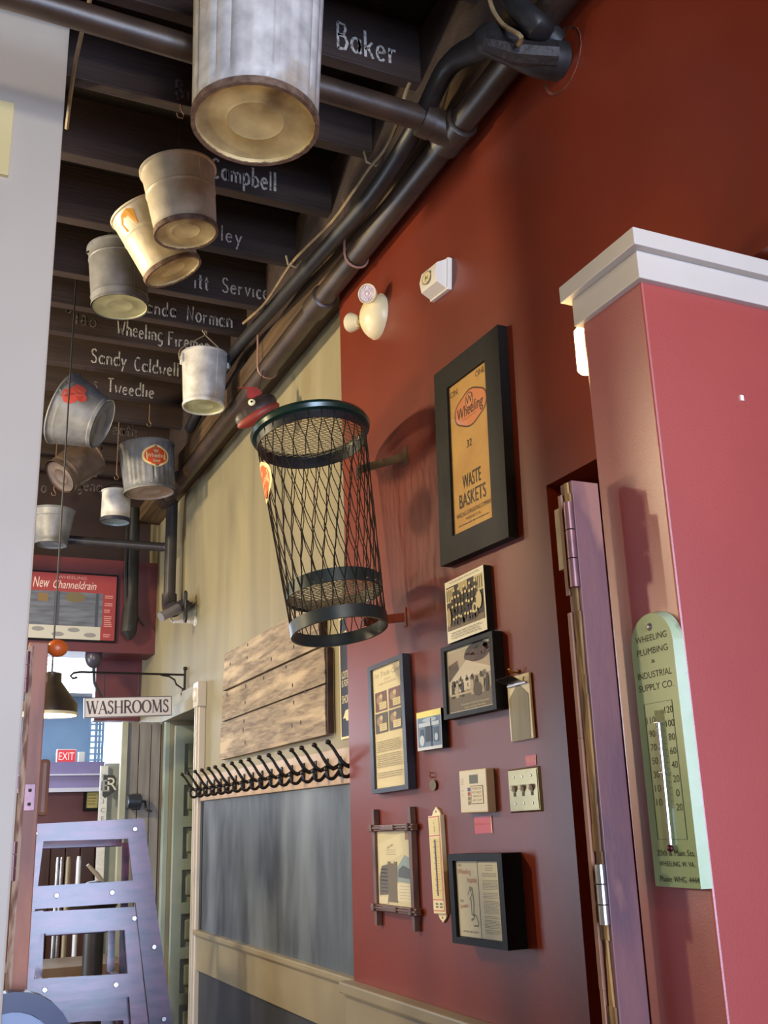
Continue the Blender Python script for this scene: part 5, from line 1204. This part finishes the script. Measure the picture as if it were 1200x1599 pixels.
w, h = hi[0] - lo[0], hi[2] - lo[2]
MB().prism([(-w/2, h/2), (w*.3, h*.48), (w/2, h*.3), (w*.42, -h*.3), (-w*.3, -h*.62), (-w/2, -h*.5)], 0, .02).build('board', ink(64, 68, 70), t)
MB().box((-w*.45, .02, -.03), (-w*.25, .1, .03)).build('mounting_arm', PIPED, t)
p = Print(); p.text('E', -w*.26, -h*.3, h*.6, (150, 152, 148)); p.text('R', w*.18, -h*.24, h*.64, (214, 212, 200)); p.build('lettering', t, -.0005)
# ------------------------------------------------------------------ the room beyond
lo, hi = ybox(60, 1190, 162, 1232, 9.0, .3)
t = struct(MB().box((lo[0] - 2.5, 9.0, lo[2]), (hi[0], 9.3, hi[2])).build('trim_7', mat('lavender_far_beam', rgb(140, 128, 168), rgb(128, 118, 156), rough=.4, scale=3)))
zl = onY(100, 1210, 9.0).z
MB().box((lo[0] - 2.5, 8.97, zl - .006), (hi[0], 9.0, zl + .006)).build('pale_line', ink(206, 204, 216), t)
MB().box((lo[0] - 2.5, 8.95, lo[2] - .02), (hi[0], 9.0, lo[2] + .012)).build('pale_line', ink(206, 204, 216), t)
wl = MB().box((lo[0] - 2.5, 9.05, 0), (hi[0], 9.15, lo[2])).build('wall_rear', mat('maroon_rear_wall', rgb(104, 58, 58), rgb(92, 52, 54), rough=.5, scale=3)); struct(wl)
a, b = onY(131, 1233, 9.04), onY(156, 1266, 9.04)
t = thing('framed_notice', 'small yellow notice in a dark frame on the far maroon wall', 'notice', ((a.x + b.x)/2, 9.05, (a.z + b.z)/2))
w, h = b.x - a.x, a.z - b.z
frame_parts(t, w, h, w*.16, .03, BLACKWOOD)
p = Print(); p.rect(-w*.34, -h*.36, w*.34, h*.36, (190, 176, 110)); p.lines(-w*.25, w*.25, h*.2, -h*.2, 4, h*.05, (120, 108, 66)); p.build('paper', t, -.021)
# exit sign on top of the lavender beam
a, b = onY(92, 1170, 9.0), onY(121, 1191, 9.0)
t = thing('exit_sign', 'red and white lit exit sign in the far room', 'sign', ((a.x + b.x)/2, 9.1, hi[2]))
w, h = b.x - a.x, a.z - b.z
MB().box((-w/2, 0, 0), (w/2, .05, h), .004).build('case', WHITEPL, t)
p = Print(); p.rect(-w*.48, .004, w*.48, h - .004, mat('exit_red', rgb(206, 60, 66), emit=.35)); p.text('EXIT', 0, h*.2, h*.6, mat('exit_letters', rgb(255, 190, 180), emit=.6), w=w*.8); p.build('lettering', t, -.001)
MB().box((w/2 + .02, .0, .0), (w/2 + .07, .04, h*.8), .004).build('side_panel', WHITEPL, t)
# far windows with glazing bars
def far_window(n, x0, x1, zb, zt, Y, nb, st=1.0, rows=0):
    w_ = MB().box((x0, Y - .012, zb), (x1, Y - .004, zt)).build('window_%d' % n, mat('bright_daylight_%.1f' % st, (.78, .9, 1, 1), emit=st)); struct(w_)
    for i in range(nb + 1):
        x = x0 + (x1 - x0)*i/nb
        MB().box((x - .012, Y - .03, zb), (x + .012, Y - .012, zt)).build('glazing_bar', BLUE, w_)
    for i in range(1, rows):
        z_ = zb + (zt - zb)*i/rows; MB().box((x0, Y - .028, z_ - .008), (x1, Y - .013, z_ + .008)).build('glazing_bar', BLUE, w_)
    return w_
lo, hi = ybox(157, 1118, 186, 1202, 10.98, .1)
far_window(1, lo[0], hi[0] + .02, lo[2] - .2, hi[2] + .12, 10.99, 1, 2.2)
lo, hi = ybox(141, 1122, 158, 1196, 10.98, .1)
far_window(2, lo[0], hi[0], lo[2], hi[2], 10.99, 2, .8, 8)
# bright ceiling panel
a, b = onZ(86, 1018, fz), onZ(143, 1032, fz)
t = tag(MB().box((-.6, b.y, fz - .03), (a.x + .62, a.y, fz - .012)).build('ceiling_light', mat('bright_panel', (.86, .93, 1, 1), emit=3.0)), 'bright ceiling light panel in the far room', 'light')
# wire lamp arm and round lamp by the beam
c = onY(146, 1027, 6.75)
t = thing('round_lamp', 'small dark round lamp with a coiled cable under the maroon beam', 'lamp', c)
MB().ball((0, -.0, 0), .055, (1, 1, 1.25), 16, 10).build('globe', mat('dark_grey_globe', rgb(66, 62, 74), rough=.3), t, True)
MB().tube([(0, 0, .06), (0, .0, .12)], .012, 8).build('stem', PIPED, t, True)
MB().tube([(.0, -.02, -.06), (.01, -.02, -.16), (.06, -.02, -.26), (.10, -.02, -.33)] , .009, 6).build('coiled_cable', BLACKRUB, t, True)
c = onY(86, 1012, 3.03); c.x = max(c.x, xb + .028)
t = tag(MB().ball(c, .028, (1.05, .8, .9), 14, 10).build('orange_ornament', mat('orange_glaze', rgb(206, 104, 40), rgb(186, 84, 30), rough=.35, scale=6), None, True), 'orange rounded ornament beside the top of the left door stile', 'ornament')
# behind the high chairs: dark cupboard, poles, counter with paper
DW = mat('dark_red_brown_wood', rgb(72, 40, 30), rgb(52, 30, 24), rough=.5, scale=4, stretch=(6, 1, .5))
cabx0, cabx1 = onY(30, 1350, 7.6).x, onY(215, 1350, 7.6).x
t = thing('cupboard', 'dark red-brown boarded cupboard seen through the high chairs', 'cupboard', ((cabx0 + cabx1)/2, 7.6, 0))
wv = (cabx1 - cabx0)
for i in range(8):
    MB().box((-wv/2 + wv*i/8 + .003, -random.uniform(0, .02), 0), (-wv/2 + wv*(i+1)/8 - .003, .3, 1.42), .003).build('board', DW, t)
MB().box((-wv/2 - .03, -.05, 1.42), (wv/2 + .03, .32, 1.47), .004).build('top_rail', mat('mauve_brown_rail', rgb(104, 76, 80), rgb(84, 62, 66), rough=.4, scale=5), t)
for px, m, r_, lab in ((90, STEEL, .010, 'thin chrome pole, leftmost of those seen through the top high chair'), (96, STEEL, .008, 'thin chrome pole just right of the leftmost one, seen through the top high chair'), (107, TAUPE, .014, 'grey-green post seen through the top high chair'), (123, mat('white_metal', rgb(214, 222, 236), rough=.3), .014, 'bright white metal pole seen through the top high chair')):
    c = onY(px, 1345, 6.5)
    tag(MB().tube([(c.x, 6.5, 0), (c.x, 6.5, 1.33), (c.x, 6.5, 1.36)], [r_, r_, r_*.7], 10).build('pole', m, None, True), lab, 'pole')
cz = onY(120, 1505, 6.0).z
t = thing('counter', 'low dark counter behind the high chairs', 'counter', (onY(130, 1400, 6.0).x, 6.0, 0))
MB().box((-.5, -.1, cz - .06), (.22, .35, cz), .004).build('top', mat('tan_counter_edge', rgb(120, 96, 72), rgb(100, 80, 60), rough=.5, scale=5), t)
for x in (-.46, .14): MB().box((x, -.05, 0), (x + .05, .3, cz - .06), .003).build('leg', DW, t)
c = onY(150, 1382, 5.6)
t = thing('black_pan', 'black domed pan with a pale handle behind the top high chair', 'pan', c)
MB().ball((0, 0, -.07), .115, (1, 1, .8), 20, 10).build('dome', BLACKIRON, t, True)
MB().tube([(.03, -.02, .01), (.0, -.02, .05), (-.05, -.02, .10)], [.012, .012, .008], 8).build('handle', mat('pale_metal_handle', rgb(150, 142, 128), rough=.4), t, True)
MB().cyl((0, 0, -c.z), (0, 0, -.1), .05).build('stand', PIPED, t, True)
# small cream box sign at the far left of the column
a, b = onY(-22, 152, 2.69), onY(13, 275, 2.69)
t = tag(MB().box((a.x, 2.685, b.z), (b.x, 2.70, a.z), .002).build('cream_sign', mat('cream_yellow_card', rgb(226, 208, 150), rgb(214, 196, 136), rough=.5, scale=3)), 'cream yellow card at the left edge of the pale column', 'sign')
